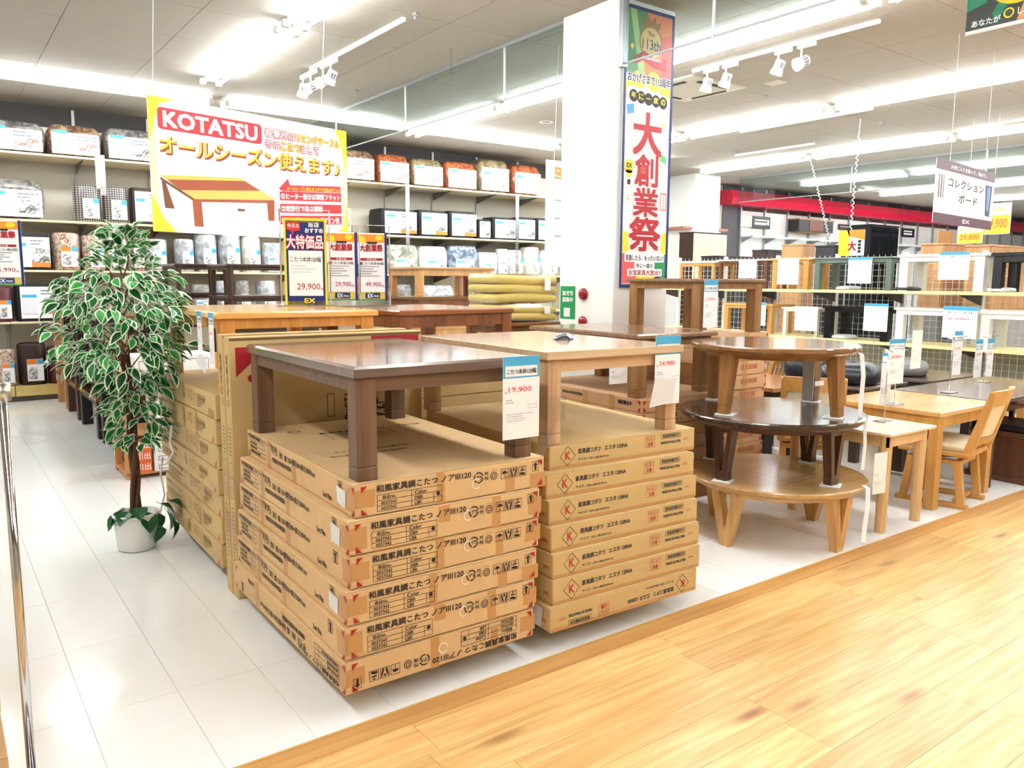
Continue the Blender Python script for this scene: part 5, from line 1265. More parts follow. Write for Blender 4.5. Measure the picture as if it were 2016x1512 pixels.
# ================================================================== CEILING FITTINGS
def track(label, X, y0, y1, heads, z=ZC, cord=None):
    t = thing('track_light', label, 'light', (X, 0, z), 0, 'white track lights')
    link('track_rail', MB().box(-.018, y0, -.03, .018, y1, 0).box(-.004, y0, -.034, .004, y1, -.03).mesh('track_rail', WHM), t)
    for k, (y, yaw, tilt) in enumerate(heads):
        link('adapter', cached('tad', lambda: MB().box(-.02, -.09, -.075, .02, .09, -.035, .004).mesh('adapter', WHM)), t, (0, y, 0))
        link('stem', cached('tst', lambda: MB().tube([(0, .05, -.075), (0, .05, -.16)], .009, 8).mesh('stem', WHM)), t, (0, y, 0))
        def head():
            b = MB(); b.lathe([(.036, .075), (.042, .06), (.044, -.01), (.056, -.015), (.060, -.06), (.052, -.062), (.05, -.03)], 20, cap=True)
            for q in range(10): a = 2*PI*q/10; b.box(.043*math.cos(a)-.003, .043*math.sin(a)-.003, -.005, .043*math.cos(a)+.004, .043*math.sin(a)+.004, .07)
            return b.mesh('spot_head', WHM)
        h = link('spot_head', cached('thd', head), t, (0, y+.05, -.20), (tilt, 0, yaw))
        link('heat_fins', cached('thf', lambda: MB().lathe([(.0455, .0), (.0455, .055)], 10, cap=False).mesh('fins', mat('fin_grey', (110, 112, 118), .4))), h)
        link('lamp_face', cached('tlf', lambda: MB().lathe([(.0, -.045), (.049, -.045)], 16, cap=False).mesh('lamp_face', mat('warm_lamp', (255, 232, 190), .4, emit=6))), h)
Y_ = lambda a, b: at(a, b, Z=ZC-.02).y
track('four-head white track light near the KOTATSU sign', 3.44, 6.25, 8.28, [(Y_(627, 148)+.0, 0, .5), (Y_(643, 140), .8, 1.2), (Y_(668, 127), .8, 1.2), (Y_(684, 119), .3, .6)])
track('four-head white track light right of the vertical banner', 6.67, 3.84, 5.88, [(Y_(1437, 140), 0, .3), (Y_(1473, 130), .2, .35), (Y_(1577, 103), .2, .4), (Y_(1622, 91), 1.2, 1.1)])
track('short track rail with a coiled cord over the rack', 9.87, 5.70, 7.75, [])
track('farther track rail with a coiled cord over the rack', 11.6, 7.65, 9.2, [])
track('track rail at the right photo edge', 12.4, 3.4, 5.2, [])
def coil(label, a, b, D0, D1):
    p, q = at(*a, D=D0), at(*b, D=D1)
    n = 220; R_ = .014
    pts = [(p.x+(q.x-p.x)*u+(R_*math.cos(u*2*PI*26) if .12 < u < .96 else 0), p.y+(q.y-p.y)*u+(R_*math.sin(u*2*PI*26) if .12 < u < .96 else 0), p.z+(q.z-p.z)*u) for u in [i/n for i in range(n+1)]]
    tag(link('coiled_cord', MB().tube(pts, .006, 5).mesh('coiled_cord', WHM, True)), label, 'cord')
c1 = at(1694, 232, Z=ZC-.03); d1_ = (c1-EYE).dot(_fw); coil('white coiled cord hanging to the red and yellow poster', (1694, 234), (1670, 505), d1_, d1_)
c1 = at(1593, 300, Z=ZC-.03); d2_ = (c1-EYE).dot(_fw); coil('white coiled cord hanging to the charcoal cabinet', (1593, 302), (1635, 480), d2_, d2_)
# ceiling air conditioner
t = thing('ceiling_air_conditioner', 'square ceiling cassette air conditioner right of the banner', 'air conditioner', (6.81, 6.0, ZC))
ACW = mat('beige_plastic', (190, 184, 168), .5)
link('panel', MB().rings([[(0, 0, 0), (.9, 0, 0), (.9, .9, 0), (0, .9, 0)], [(.0, .0, -.02), (.9, .0, -.02), (.9, .9, -.02), (0, .9, -.02)], [(.2, .2, -.035), (.7, .2, -.035), (.7, .7, -.035), (.2, .7, -.035)]]).mesh('panel', ACW), t)
for k in range(4): link('vent_slot', cached('vs', lambda: MB().box(-.25, -.37, -.036, .25, -.31, -.022, .01).mesh('slot', mat('dark_slot', (40, 38, 36), .6))), t, (.45, .45, 0), (0, 0, k*PI/2))
t['label'] = 'square ceiling cassette air conditioner right of the banner'
for i, (a, b, l) in enumerate(((818, 27, 'sprinkler head on the ceiling above the track light'), (1510, 188, 'round ceiling sensor beyond the second track light'), (700, 178, 'small sprinkler behind the glass screen'), (1735, 238, 'small ceiling sprinkler over the rack'), (1447, 298, 'small round sensor left of the far track rail'))):
    p = at(a, b, Z=ZC-.002); tag(link('sprinkler', cached('spr', lambda: MB().lathe([(.03, 0), (.03, -.012), (.012, -.02), (.012, -.045), (.022, -.05)], 12).mesh('sprinkler', STEEL)), None, (p.x, p.y, ZC-.001)), l, 'sprinkler')
p = at(1075, 240, Z=ZC-.002); t = thing('downlight', 'round recessed downlight seen past the glass screen', 'light', (p.x, p.y, ZC)); link('trim_ring', MB().lathe([(.085, 0), (.10, -.006), (.075, -.008), (.07, -.001)], 24, cap=False).mesh('ring', WHM), t); link('bowl', MB().lathe([(.074, -.003), (.05, -.003), (.0, -.003)], 24, cap=False).mesh('bowl', mat('brown_bowl', (150, 112, 92), .4)), t)
p = at(1525, 162, Z=ZC-.002); tag(link('ceiling_hatch', MB().box(p.x-.09, p.y-.09, ZC-.012, p.x+.09, p.y+.09, ZC).mesh('hatch', ACW)), 'small square ceiling plate by the second track light', 'ceiling plate')
p = at(888, 95, Z=ZC-.002); q = at(888, 153, X=p.x+.02)
tag(link('hanging_line', MB().tube([(p.x, p.y, ZC), (p.x, p.y, ZC-.32)], .006, 6).mesh('line', CLEAR)), 'knotted clear line hanging from the ceiling by the glass screen', 'line')

# ================================================================== SIGNS AND BANNERS
YEL1 = mat('bright_yellow_print', (246, 218, 40), .5); YEL2 = mat('pale_yellow_print', (253, 246, 190), .5); RED1 = mat('sign_red', (216, 44, 54), .5); RED2 = mat('deep_red_print', (176, 14, 30), .5)
ORG1 = mat('orange_print', (246, 150, 40), .5); GOLD = mat('gold_print', (214, 176, 104), .4); NAVYP = mat('navy_blue_print', (16, 40, 112), .5); GRN1 = mat('green_print', (30, 150, 84), .5); PNK = mat('pink_print', (240, 130, 140), .5)
WD1 = mat('printed_honey_wood', (244, 196, 96), .5); WD2 = mat('printed_red_wood', (170, 84, 50), .5); WD3 = mat('printed_dark_wood', (122, 74, 44), .5)
def flat(name, label, cat_, tl, tr, bl, th=.004, m=PAPER):
    w = Vector((tr.x-tl.x, tr.y-tl.y, 0)); h = tl.z-bl.z
    t = thing(name, label, cat_, (tl.x, tl.y, tl.z-h), math.atan2(w.y, w.x))
    W = w.length
    link('panel', MB().box(0, 0, 0, W, th, h).mesh('panel', m), t)
    return t, W, h
def pr(t, name, k, m, lvl): 
    k.v = [(x, y-.0007*lvl-.0005, z) for x, y, z in k.v]
    o = link(name, k.mesh(name, m), t)
    if len(k.f) > 1: o['kind'] = 'stuff'
    return o
# --- KOTATSU board
tl, tr, bl = at(288, 185, D=5.7), at(681, 246, D=7.09), at(288, 453, D=5.7)
t, W, H = flat('hanging_sign', 'large hanging KOTATSU sign with a low table picture and yellow corners', 'sign', tl, tr, bl)
def U(a): return a*W
def V(a): return (1-a)*H
pr(t, 'yellow_edge', Ink().poly([(0, 0), (U(.035), 0), (U(.03), H), (0, H)]), YEL2, 1); pr(t, 'yellow_edge', Ink().poly([(U(.96), 0), (W, 0), (W, H), (U(.97), H)]), YEL2, 1)
pr(t, 'yellow_corner', Ink().poly([(0, H), (0, V(.35)), (U(.022), V(.2)), (U(.05), V(.05)), (U(.12), H)]), YEL1, 2)
pr(t, 'yellow_corner', Ink().poly([(0, 0), (U(.10), 0), (U(.05), V(.9)), (0, V(.72))]), YEL1, 2)
pr(t, 'yellow_corner', Ink().poly([(W, H), (U(.93), H), (U(.96), V(.12)), (U(.985), V(.3)), (W, V(.4))]), YEL1, 2)
pr(t, 'yellow_corner', Ink().poly([(W, 0), (W, V(.6)), (U(.975), V(.85)), (U(.9), 0)]), YEL1, 2)
pr(t, 'red_title_box', Ink().poly(rrect(U(.04), V(.235), U(.52), V(.075), .03)), RED1, 2)
pr(t, 'sign_title', Ink().text('KOTATSU', U(.065), V(.212), w=U(.43), h=H*.112, bold=.035), PAPER, 3)
pr(t, 'pink_text', Ink().text('春夏秋は', U(.535), V(.165), w=U(.165), h=H*.07, bold=.085), RED2, 2); pr(t, 'white_text_core', Ink().text('春夏秋は', U(.535), V(.165), w=U(.165), h=H*.07, bold=.008), PAPER, 3)
pr(t, 'orange_text', Ink().text('リビングテーブル', U(.705), V(.165), w=U(.25), h=H*.07, bold=.08), mat('outline_orange_red', (214, 84, 30), .5), 2); pr(t, 'orange_text_core', Ink().text('リビングテーブル', U(.705), V(.165), w=U(.25), h=H*.07, bold=.012), mat('core_yellow', (250, 214, 40), .5), 3)
pr(t, 'pink_text', Ink().text('冬は', U(.535), V(.255), w=U(.08), h=H*.07, bold=.085), RED2, 2); pr(t, 'white_text_core', Ink().text('冬は', U(.535), V(.255), w=U(.08), h=H*.07, bold=.008), PAPER, 3)
pr(t, 'orange_text', Ink().text('こたつ', U(.62), V(.255), w=U(.105), h=H*.07, bold=.08), mat('outline_orange_red', (214, 84, 30), .5), 2); pr(t, 'orange_text_core', Ink().text('こたつ', U(.62), V(.255), w=U(.105), h=H*.07, bold=.012), mat('core_yellow', (250, 214, 40), .5), 3)
pr(t, 'pink_text', Ink().text('として', U(.73), V(.255), w=U(.10), h=H*.07, bold=.085), RED2, 2); pr(t, 'white_text_core', Ink().text('として', U(.73), V(.255), w=U(.10), h=H*.07, bold=.008), PAPER, 3)
pr(t, 'slogan_shadow', Ink().text('オールシーズン使えます♪', U(.048), V(.422), w=U(.905), h=H*.135, bold=.06), mat('print_brown_red', (150, 50, 40), .5), 2)
pr(t, 'slogan', Ink().text('オールシーズン使えます♪', U(.045), V(.415), w=U(.905), h=H*.135, bold=.022), ORG1, 3)
pr(t, 'slogan_light', Ink().text('オールシーズン使えます♪', U(.045), V(.412), w=U(.905), h=H*.135, bold=.006), mat('slogan_yellow', (255, 216, 70), .5), 4)
P_ = lambda *a: [(U(x), V(y)) for x, y in a]
pr(t, 'picture_leg', Ink().poly(P_((.045, .62), (.06, .62), (.095, .82), (.055, .82))), WD3, 2); pr(t, 'picture_leg', Ink().poly(P_((.385, .78), (.42, .78), (.42, .80), (.385, .80))), WD3, 2)
pr(t, 'picture_apron', Ink().poly(P_((.04, .59), (.185, .735), (.185, .755), (.04, .61))), WD3, 2); pr(t, 'picture_apron', Ink().poly(P_((.185, .735), (.575, .685), (.575, .71), (.185, .755))), WD2, 2)
pr(t, 'picture_leg', Ink().poly(P_((.175, .74), (.215, .74), (.22, .945), (.18, .945))), WD2, 3); pr(t, 'picture_leg', Ink().poly(P_((.535, .69), (.575, .69), (.572, .86), (.54, .86))), WD2, 3)
pr(t, 'picture_top', Ink().poly(P_((.04, .575), (.40, .53), (.58, .68), (.185, .735))), WD1, 3)
pr(t, 'picture_inlay', Ink().poly(P_((.068, .605), (.425, .552), (.505, .618), (.125, .675))), WD2, 4)
rd = .0
pr(t, 'red_arrow', Ink().poly(P_((.60, .585), (.652, .49), (.662, .545), (.958, .505), (.958, .56), (.62, .60))), RED1, 2)
pr(t, 'arrow_text', Ink().text('オールシーズン使えるコタツを選ぶポイント', U(.645), V(.592), w=U(.31), h=H*.035, bold=.02, rot=.055), YEL1, 3)
for k, (v, tx, wf) in enumerate(((.68, '①ヒーター部分は薄型フラット', .34), (.785, '②継脚付で高さ調節', .235), (.885, '③テーブルとしてのデザイン性', .335))):
    pr(t, 'red_bar', Ink().poly(P_((.605, v), (.605, v-.075), (.96, v-.115), (.96, v-.035))), RED1, 2)
    pr(t, 'bar_text', Ink().text(tx, U(.612), V(v-.012), w=U(wf), h=H*.05, bold=.03, rot=.055), PAPER, 3)
for a, b, D_ in (((300, 184), (268, 0), 5.72), ((632, 232), (655, 150), 6.9)):
    p, q = at(*a, D=D_), at(*b, D=D_); q.z = ZC; q.x = p.x+.05; q.y = p.y
    tag(link('hanging_string', MB().tube([tuple(p), tuple(q)], .0025, 5).mesh('string', PAPER)), f'thin white string holding the {"left" if a[0] < 400 else "right"} end of the KOTATSU sign', 'string')
# --- vertical festival banner on the pillar
by = 4.745
tl, tr, bl = at(1231, 4, Y=by), at(1329, 28, Y=by), at(1221, 566, Y=by)
t = thing('vertical_banner', 'tall festival banner with red characters and blue border on the white pillar', 'banner', (tl.x, by, bl.z)); W = tr.x-tl.x; H = tl.z-bl.z
link('cloth', MB().box(0, 0, 0, W, .004, H).mesh('cloth', PAPER), t)
pr(t, 'blue_border', Ink().frame(0, 0, W, H, .028), NAVYP, 2)
pr(t, 'green_field', Ink().poly(P_((.05, .012), (.45, .012), (.30, .235), (.05, .235))), mat('banner_green', (70, 140, 84), .5), 1)
pr(t, 'orange_field', Ink().poly(P_((.45, .012), (.95, .012), (.95, .245), (.6, .245), (.30, .235))), mat('banner_orange', (222, 128, 80), .5), 1)
pr(t, 'pink_field', Ink().poly(P_((.75, .09), (.95, .07), (.95, .245), (.72, .245))), mat('banner_coral', (234, 96, 92), .5), 2)
pr(t, 'pale_ray', Ink().poly(P_((.1, .012), (.22, .012), (.42, .235), (.3, .235))), mat('banner_pale_green', (160, 196, 128), .5), 2)
pr(t, 'medallion_rim', Ink().disc(U(.52), V(.115), U(.235), 28), mat('medal_brown', (150, 106, 56), .4), 3); pr(t, 'medallion', Ink().disc(U(.52), V(.115), U(.205), 28), GOLD, 4)
pr(t, 'crown', Ink().poly(P_((.36, .065), (.32, .038), (.42, .045), (.45, .022), (.52, .042), (.6, .022), (.62, .045), (.72, .038), (.68, .065))), mat('medal_brown', (150, 106, 56), .4), 3)
pr(t, 'ribbon', Ink().poly(P_((.2, .175), (.38, .148), (.6, .168), (.86, .162), (.82, .185), (.86, .205), (.6, .20), (.38, .18), (.22, .2))), mat('ribbon_red', (176, 34, 50), .5), 5)
pr(t, 'ribbon_text', Ink().text('Anniversary', U(.34), V(.18), w=U(.4), h=H*.016, bold=.02), PAPER, 6)
pr(t, 'medal_text', Ink().text('The', U(.45), V(.093), w=U(.13), h=H*.015).text('113th', U(.35), V(.14), w=U(.36), h=H*.036, bold=.01), mat('deep_navy', (22, 26, 66), .5), 5)
pr(t, 'yellow_puffs', Ink().disc(U(.15), V(.29), U(.15), 16).disc(U(.85), V(.29), U(.15), 16).disc(U(.3), V(.255), U(.14), 16).disc(U(.6), V(.25), U(.14), 16), YEL1, 1)
pr(t, 'thanks_halo', Ink().text('おかげさまで113周年', U(.08), V(.262), w=U(.86), h=H*.032, bold=.10, rot=0), PAPER, 4); pr(t, 'thanks_text', Ink().text('おかげさまで113周年', U(.08), V(.262), w=U(.86), h=H*.032, bold=.02), MC['deep_navy'], 5)
pr(t, 'white_puffs', Ink().disc(U(.18), V(.305), U(.12), 16).disc(U(.34), V(.31), U(.13), 16).disc(U(.5), V(.315), U(.13), 16).disc(U(.66), V(.315), U(.13), 16).disc(U(.82), V(.32), U(.12), 16), PAPER, 3)
k = Ink()
for i in range(5): k.disc(U(.20+.15*i), V(.31+.002*i), U(.088), 16)
pr(t, 'black_discs', k, INK, 4)
for i, c in enumerate('年に一度の'): pr(t, 'disc_character', Ink().text(c, U(.155+.15*i), V(.318+.002*i) if c != '一' else V(.313), w=U(.088), h=(None if c == '一' else H*.021), bold=.02), YEL1, 5)
for c, v0, v1, x0, x1 in (('大', .365, .512, .22, .78), ('創', .515, .625, .27, .73), ('業', .635, .735, .25, .75), ('祭', .742, .862, .18, .82)):
    pr(t, 'character_halo', Ink().text(c, U(x0), V(v1), w=U(x1-x0), h=H*(v1-v0), bold=.075), mat('halo_peach', (250, 206, 186), .5), 2)
    pr(t, 'character_halo', Ink().text(c, U(x0), V(v1), w=U(x1-x0), h=H*(v1-v0), bold=.055), PAPER, 3)
    pr(t, 'big_character', Ink().text(c, U(x0), V(v1), w=U(x1-x0), h=H*(v1-v0), bold=.028), RED2, 4)
pr(t, 'balloon', Ink().disc(U(.15), V(.56), U(.10), 18).poly(P_((.07, .575), (.23, .575), (.17, .60), (.13, .60))), mat('balloon_yellow', (250, 214, 50), .5), 3); pr(t, 'balloon_text', Ink().text('EX', U(.10), V(.565), w=U(.1), h=H*.016, bold=.03).text('PRESS', U(.10), V(.577), w=U(.1), h=H*.006).rect(U(.12), V(.625), U(.18), V(.607)), INK, 4)
pr(t, 'sparkles', Ink().poly(P_((.83, .385), (.86, .397), (.83, .41), (.80, .397))).poly(P_((.14, .665), (.17, .675), (.14, .688), (.11, .675))).poly(P_((.15, .13), (.19, .14), (.15, .152), (.11, .14))), mat('sparkle_gold', (240, 200, 90), .5), 5)
pr(t, 'blue_cushion', Ink().poly(P_((.07, .345), (.21, .338), (.22, .37), (.09, .378))), mat('banner_blue', (70, 150, 214), .5), 4); pr(t, 'green_cushion', Ink().poly(P_((.78, .50), (.9, .515), (.9, .54), (.76, .525))), mat('banner_light_green', (80, 190, 110), .5), 4)
pr(t, 'red_cabinet', Ink().frame(U(.80), V(.71), U(.93), V(.645), .008).line(U(.865), V(.71), U(.865), V(.645), .006), mat('orange_red_print', (216, 80, 50), .5), 4)
pr(t, 'yellow_side', Ink().poly(P_((.05, .79), (.16, .80), (.18, .86), (.05, .88))).poly(P_((.95, .79), (.86, .80), (.84, .86), (.95, .88))), YEL1, 1)
pr(t, 'coral_foot', Ink().poly(P_((.05, .875), (.4, .875), (.4, .985), (.05, .985))), mat('banner_coral', (234, 96, 92), .5), 1); pr(t, 'yellow_foot', Ink().poly(P_((.4, .93), (.72, .93), (.75, .985), (.3, .985))), YEL1, 2); pr(t, 'green_foot', Ink().poly(P_((.68, .875), (.95, .875), (.95, .985), (.72, .985))), GRN1, 1)
pr(t, 'white_plate', Ink().poly(rrect(U(.10), V(.905), U(.92), V(.872), .01)).poly(rrect(U(.3), V(.93), U(.72), V(.905), .01)).poly(rrect(U(.16), V(.958), U(.88), V(.93), .01)), PAPER, 3)
pr(t, 'foot_text', Ink().text('見逃したら、もったいない！', U(.12), V(.900), w=U(.78), h=H*.021, bold=.02).text('年に一度の', U(.34), V(.927), w=U(.34), h=H*.017, bold=.02), INK, 4); pr(t, 'foot_text', Ink().text('お宝家具大放出!!', U(.19), V(.954), w=U(.66), h=H*.02, bold=.02), RED2, 4)
pr(t, 'cube_logo', Ink().poly(P_((.68, .965), (.84, .958), (.84, .985), (.68, .985))), INK, 4)
# --- collection board sign
tl, tr, bl = at(1845, 309, D=7.0), at(1960, 339, D=8.05), at(1845, 436, D=7.0)
t, W, H = flat('hanging_sign', 'hanging white sign with maroon bands about collection boards', 'sign', tl, tr, bl, .004)
MAR = mat('maroon_print', (88, 36, 54), .5)
pr(t, 'maroon_band', Ink().rect(0, V(.165), W, H), MAR, 1); pr(t, 'maroon_band', Ink().rect(0, 0, W, V(.84)), MAR, 1)
pr(t, 'band_text', Ink().text('お気に入りを飾って、眺めて。', U(.22), V(.12), w=U(.62), h=H*.065, bold=.015), PAPER, 2)
pr(t, 'sign_title', Ink().text('コレクション', U(.20), V(.40), w=U(.60), h=H*.14, bold=.012).text('ボード', U(.38), V(.63), w=U(.32), h=H*.14, bold=.012), INK, 2)
pr(t, 'picture_shelf_posts', Ink().rect(U(.05), V(.6), U(.065), V(.24)).rect(U(.085), V(.6), U(.10), V(.24)).rect(U(.12), V(.6), U(.13), V(.24)), MAR, 2)
pr(t, 'picture_cabinet', Ink().poly(P_((.83, .24), (.96, .24), (.94, .78), (.86, .76))), mat('picture_navy', (24, 30, 50), .5), 2); pr(t, 'picture_glow', Ink().poly(P_((.86, .27), (.93, .27), (.92, .68), (.875, .67))), mat('picture_blue', (90, 130, 190), .5), 3)
pr(t, 'logo_text', Ink().text('EX', U(.47), V(.95), w=U(.12), h=H*.06, bold=.03), PAPER, 2)
for u in (.2, .8):
    p = t.matrix_basis @ Vector((U(u), 0, H)); tag(link('hanging_string', MB().tube([(p.x, p.y, p.z), (p.x, p.y, ZC)], .002, 5).mesh('string', PAPER)), f'thin string at the {"left" if u < .5 else "right"} of the collection board sign', 'string')
# --- fruit banner (bottom of it hangs into view)
tl, tr, bl = at(1900, -130, X=5.35), at(2016, -170, X=5.35), at(1900, 72, X=5.35)
z0 = bl.z; y1 = bl.y; t = thing('hanging_banner', 'tropical fruit banner bottom hanging at the upper right photo corner', 'banner', (5.35, y1, z0), -PI/2)
W, H = 1.4, ZC-z0-.02
link('panel', MB().box(0, 0, 0, W, .004, H).mesh('panel', mat('banner_leafdark', (64, 66, 60), .5)), t)
FS = .70
pr(t, 'white_hem', Ink().rect(0, 0, W, .025), PAPER, 1)
pr(t, 'leaf_print', Ink().poly([(0, .14), (.11, .17), (.15, .29), (.035, .35), (0, .28)]).poly([(.17, .035), (.24, .14), (.21, .21), (.15, .1)]), mat('teal_leaf', (44, 138, 104), .5), 1)
pr(t, 'orange_glow', Ink().poly([(.29, .028), (W, .028), (W, .35), (.35, .21)]), mat('salmon_print', (240, 150, 90), .5), 1)
pr(t, 'lemon', Ink().disc(.29, .29, .18, 24, .165), YEL1, 2); pr(t, 'lemon_slice', Ink().ring(.245, .08, .03, .009), YEL1, 3)
pr(t, 'banner_text', Ink().text('あなたが', .035, .042, w=.165, h=.038, bold=.02), PAPER, 3); pr(t, 'banner_text', Ink().text('し', .295, .06, h=.038, bold=.02), PAPER, 3)
# --- posters on stands
def poster_stand(label, tlp, trp, blp, D_, foot_z, kind, price, title):
    tl, bl = at(*tlp, D=D_), at(*blp, D=D_); w = abs(trp[0]-tlp[0])/F*D_/.93; h = tl.z-bl.z
    t = thing('poster_stand', label, 'poster', (tl.x, tl.y, foot_z), -.28, 'price posters on chrome stands'); z = tl.z-h-foot_z
    if foot_z == 0: link('hanging_line', MB().tube([(.02, .01, z+h), (.02, .01, ZC)], .002, 5).mesh('line', PAPER), t)
    fr = MB().tube([(-.02, .012, .006), (-.02, .012, z+h+.05), (w+.02, .012, z+h+.05), (w+.02, .012, .006)], .0045, 8)
    if foot_z: link('chrome_frame', fr.mesh('chrome_frame', CHROME, True), t)
    if foot_z: link('foot', MB().box(-.05, -.04, 0, w+.05, .06, .006).mesh('foot', CHROME), t)
    link('hook_clip', MB().box(-.03, .0, z-.03, -.008, .024, z+.01, .003).mesh('clip', WHITE), t)
    pn = link('poster', MB().box(0, 0, 0, w, .004, h).mesh('poster', PAPER), t, (0, 0, z))
    def q(name, k, m, lvl): k.v = [(x*w, yo-.0007*lvl-.0005, y_*h) for x, yo, y_ in k.v]; o = link(name, k.mesh(name, m), pn); o['kind'] = 'stuff'
    def T(s2, x, y, ww, hh, bold=.015): 
        v, f, a, b, Wg, Hg = glyphs(s2, 0.0); k = Ink(); return k.text(s2, x, y, w=ww, h=hh, bold=bold)
    if kind == 'blue':
        q('yellow_border', Ink().frame(0, 0, 1, 1, .05), YEL1, 1); q('navy_field', Ink().rect(.05, .0, .95, .97), NAVYP, 1); q('white_field', Ink().rect(.1, .11, .90, .63), PAPER, 2)
        q('red_balloon', Ink().poly([(.07, .95), (.38, .95), (.38, .86), (.25, .85), (.2, .80), (.18, .85), (.07, .87)]), RED1, 3); q('balloon_text', T('今月の', .09, .885, .27, .05), PAPER, 4)
        q('recommend_text', T('当店', .58, .90, .25, .055, .04).text('おすすめ', .5, .835, w=.42, h=.05, bold=.04), PAPER, 3)
        q('offer_halo', T('大特価品', .06, .655, .86, .15, .07), RED1, 3); q('offer_text', T('大特価品', .06, .655, .86, .15, .02), PAPER, 4)
        q('title_text', T(title, .14, .50, .72, .06, .005), INK, 3); q('fine_print', Ink().smalltext(.15, .45, .6, 3, .008, .035, 4), PALEINK, 3); q('logo_text', T('EX', .45, .03, .25, .05, .04), YEL1, 3)
        q('price_text', T(price, .28, .17, .55, .085, .0), RED2, 3); q('yen_text', T('円', .84, .17, .06, .03), RED2, 3)
    else:
        q('colour_border', Ink().rect(0, 0, .08, .55).rect(0, .0, 1, .04), GRN1, 1); q('blue_side', Ink().rect(.93, .0, 1, 1).rect(0, .3, .05, 1), NAVYP, 2); q('pink_side', Ink().rect(0, .1, .06, .35), PNK, 3)
        q('orange_head', Ink().poly([(.05, .86), (.93, .86), (.93, .98), (.05, .98)]), ORG1, 2); q('yellow_puffs', Ink().disc(.2, .9, .12, 12, .05).disc(.75, .93, .12, 12, .04), YEL1, 3); q('foot_field', Ink().rect(.06, .02, .93, .13), mat('poster_foot', (214, 190, 90), .5), 2)
        q('discs', Ink().disc(.4, .855, .05, 10, .018).disc(.48, .855, .05, 10, .018).disc(.56, .855, .05, 10, .018).disc(.64, .855, .05, 10, .018), INK, 4)
        q('festival_text', T('大創業祭', .12, .73, .74, .10, .04), RED2, 4); q('red_bar', Ink().rect(.12, .595, .86, .63), RED2, 3); q('bar_text', T('広告の品', .34, .60, .32, .025, .02), PAPER, 4)
        q('title_text', T(title, .20, .53, .68, .04, .01).rect(.10, .53, .19, .57), INK, 3); q('fine_print', Ink().smalltext(.12, .50, .7, 5, .01, .035, 6), GREYINK, 3); q('price_text', T(price, .30, .20, .50, .075, .0), RED2, 3); q('yen_text', T('円', .82, .20, .07, .03), RED2, 3)
        q('logo_plate', Ink().rect(.28, .03, .76, .115), NAVYP, 3); q('logo_text', T('EX', .36, .045, .17, .055, .03).text('PRESS', .55, .05, w=.17, h=.03), PAPER, 4)
    return t
poster_stand('tall blue and yellow price poster reading 29,900 on the orange table', (557, 428), (634, 428), (562, 602), 4.75, UP+7*H3+.405, 'blue', '29,900', 'こたつ本体120幅')
poster_stand('festival price poster reading 29,900, right beside the blue poster', (639, 456), (697, 456), (643, 592), 5.0, UP+.969+.31, 'fest', '29,900', 'こたつ本体150幅')
poster_stand('festival price poster reading 49,900, right one of the two', (700, 458), (757, 458), (703, 592), 5.15, UP+.969+.31, 'fest', '49,900', 'こたつ本体180幅')
poster_stand('partial festival poster cut by the left photo edge', (-42, 432), (24, 432), (-38, 562), 5.0, 0, 'fest', '15,990', 'こたつ布団')
# red-yellow poster on the rack and orange price signs beyond
def small_poster(label, a, b, c, X, parts, name='poster', rz=-PI/2):
    tl, tr, bl = at(*a, X=X), at(*b, X=X), at(*c, X=X)
    t, W_, H_ = flat(name, label, 'sign', tl, tr, bl, .004)
    if name == 'price_board': link('hanging_line', MB().tube([(W_*.3, .002, H_), (W_*.3, .002, ZC-t.location.z)], .003, 5).mesh('line', PAPER), t)
    for nm, fn, m, lv in parts:
        k = fn(); k.v = [(x*W_, y, z*H_) for x, y, z in k.v]; pr(t, nm, k, m, lv)
    return t
small_poster('red and yellow festival poster hanging over the grey-green rack table', (1653, 454), (1703, 457), (1653, 504), RK+.2, (('yellow_field', lambda: Ink().poly([(0, 0), (.45, 0), (.4, 1), (0, 1)]), YEL1, 1), ('orange_field', lambda: Ink().poly([(.3, 1), (1, 1), (1, .6), (.4, .75)]), ORG1, 1), ('big_character', lambda: Ink().text('大', .38, .2, w=.3, h=.36, bold=.04), RED2, 2), ('black_discs', lambda: Ink().disc(.82, .55, .07, 10, .06).disc(.82, .42, .07, 10, .06).disc(.82, .29, .07, 10, .06).disc(.82, .16, .07, 10, .06), INK, 2), ('sun_face', lambda: Ink().disc(.2, .35, .14, 14, .12), mat('sun_yellow', (255, 206, 40), .5), 2)))
op = lambda txt: (('orange_field', lambda: Ink().rect(.02, .02, .98, .62), mat('orange_yellow', (254, 208, 50), .5), 1), ('price_text', lambda: Ink().text(txt, .12, .16, w=.76, h=.34, bold=.02), mat('price_orange', (236, 112, 50), .5), 2), ('head_text', lambda: Ink().rect(.1, .75, .8, .88), mat('pale_orange', (250, 196, 150), .5), 1))
small_poster('large orange price board reading 900 beside the collection sign', (1938, 402), (1992, 408), (1938, 462), 11.5, op('39,900'), 'price_board')
small_poster('orange price board below the collection sign', (1886, 446), (1936, 448), (1886, 480), 11.6, op('29,800'), 'price_board')
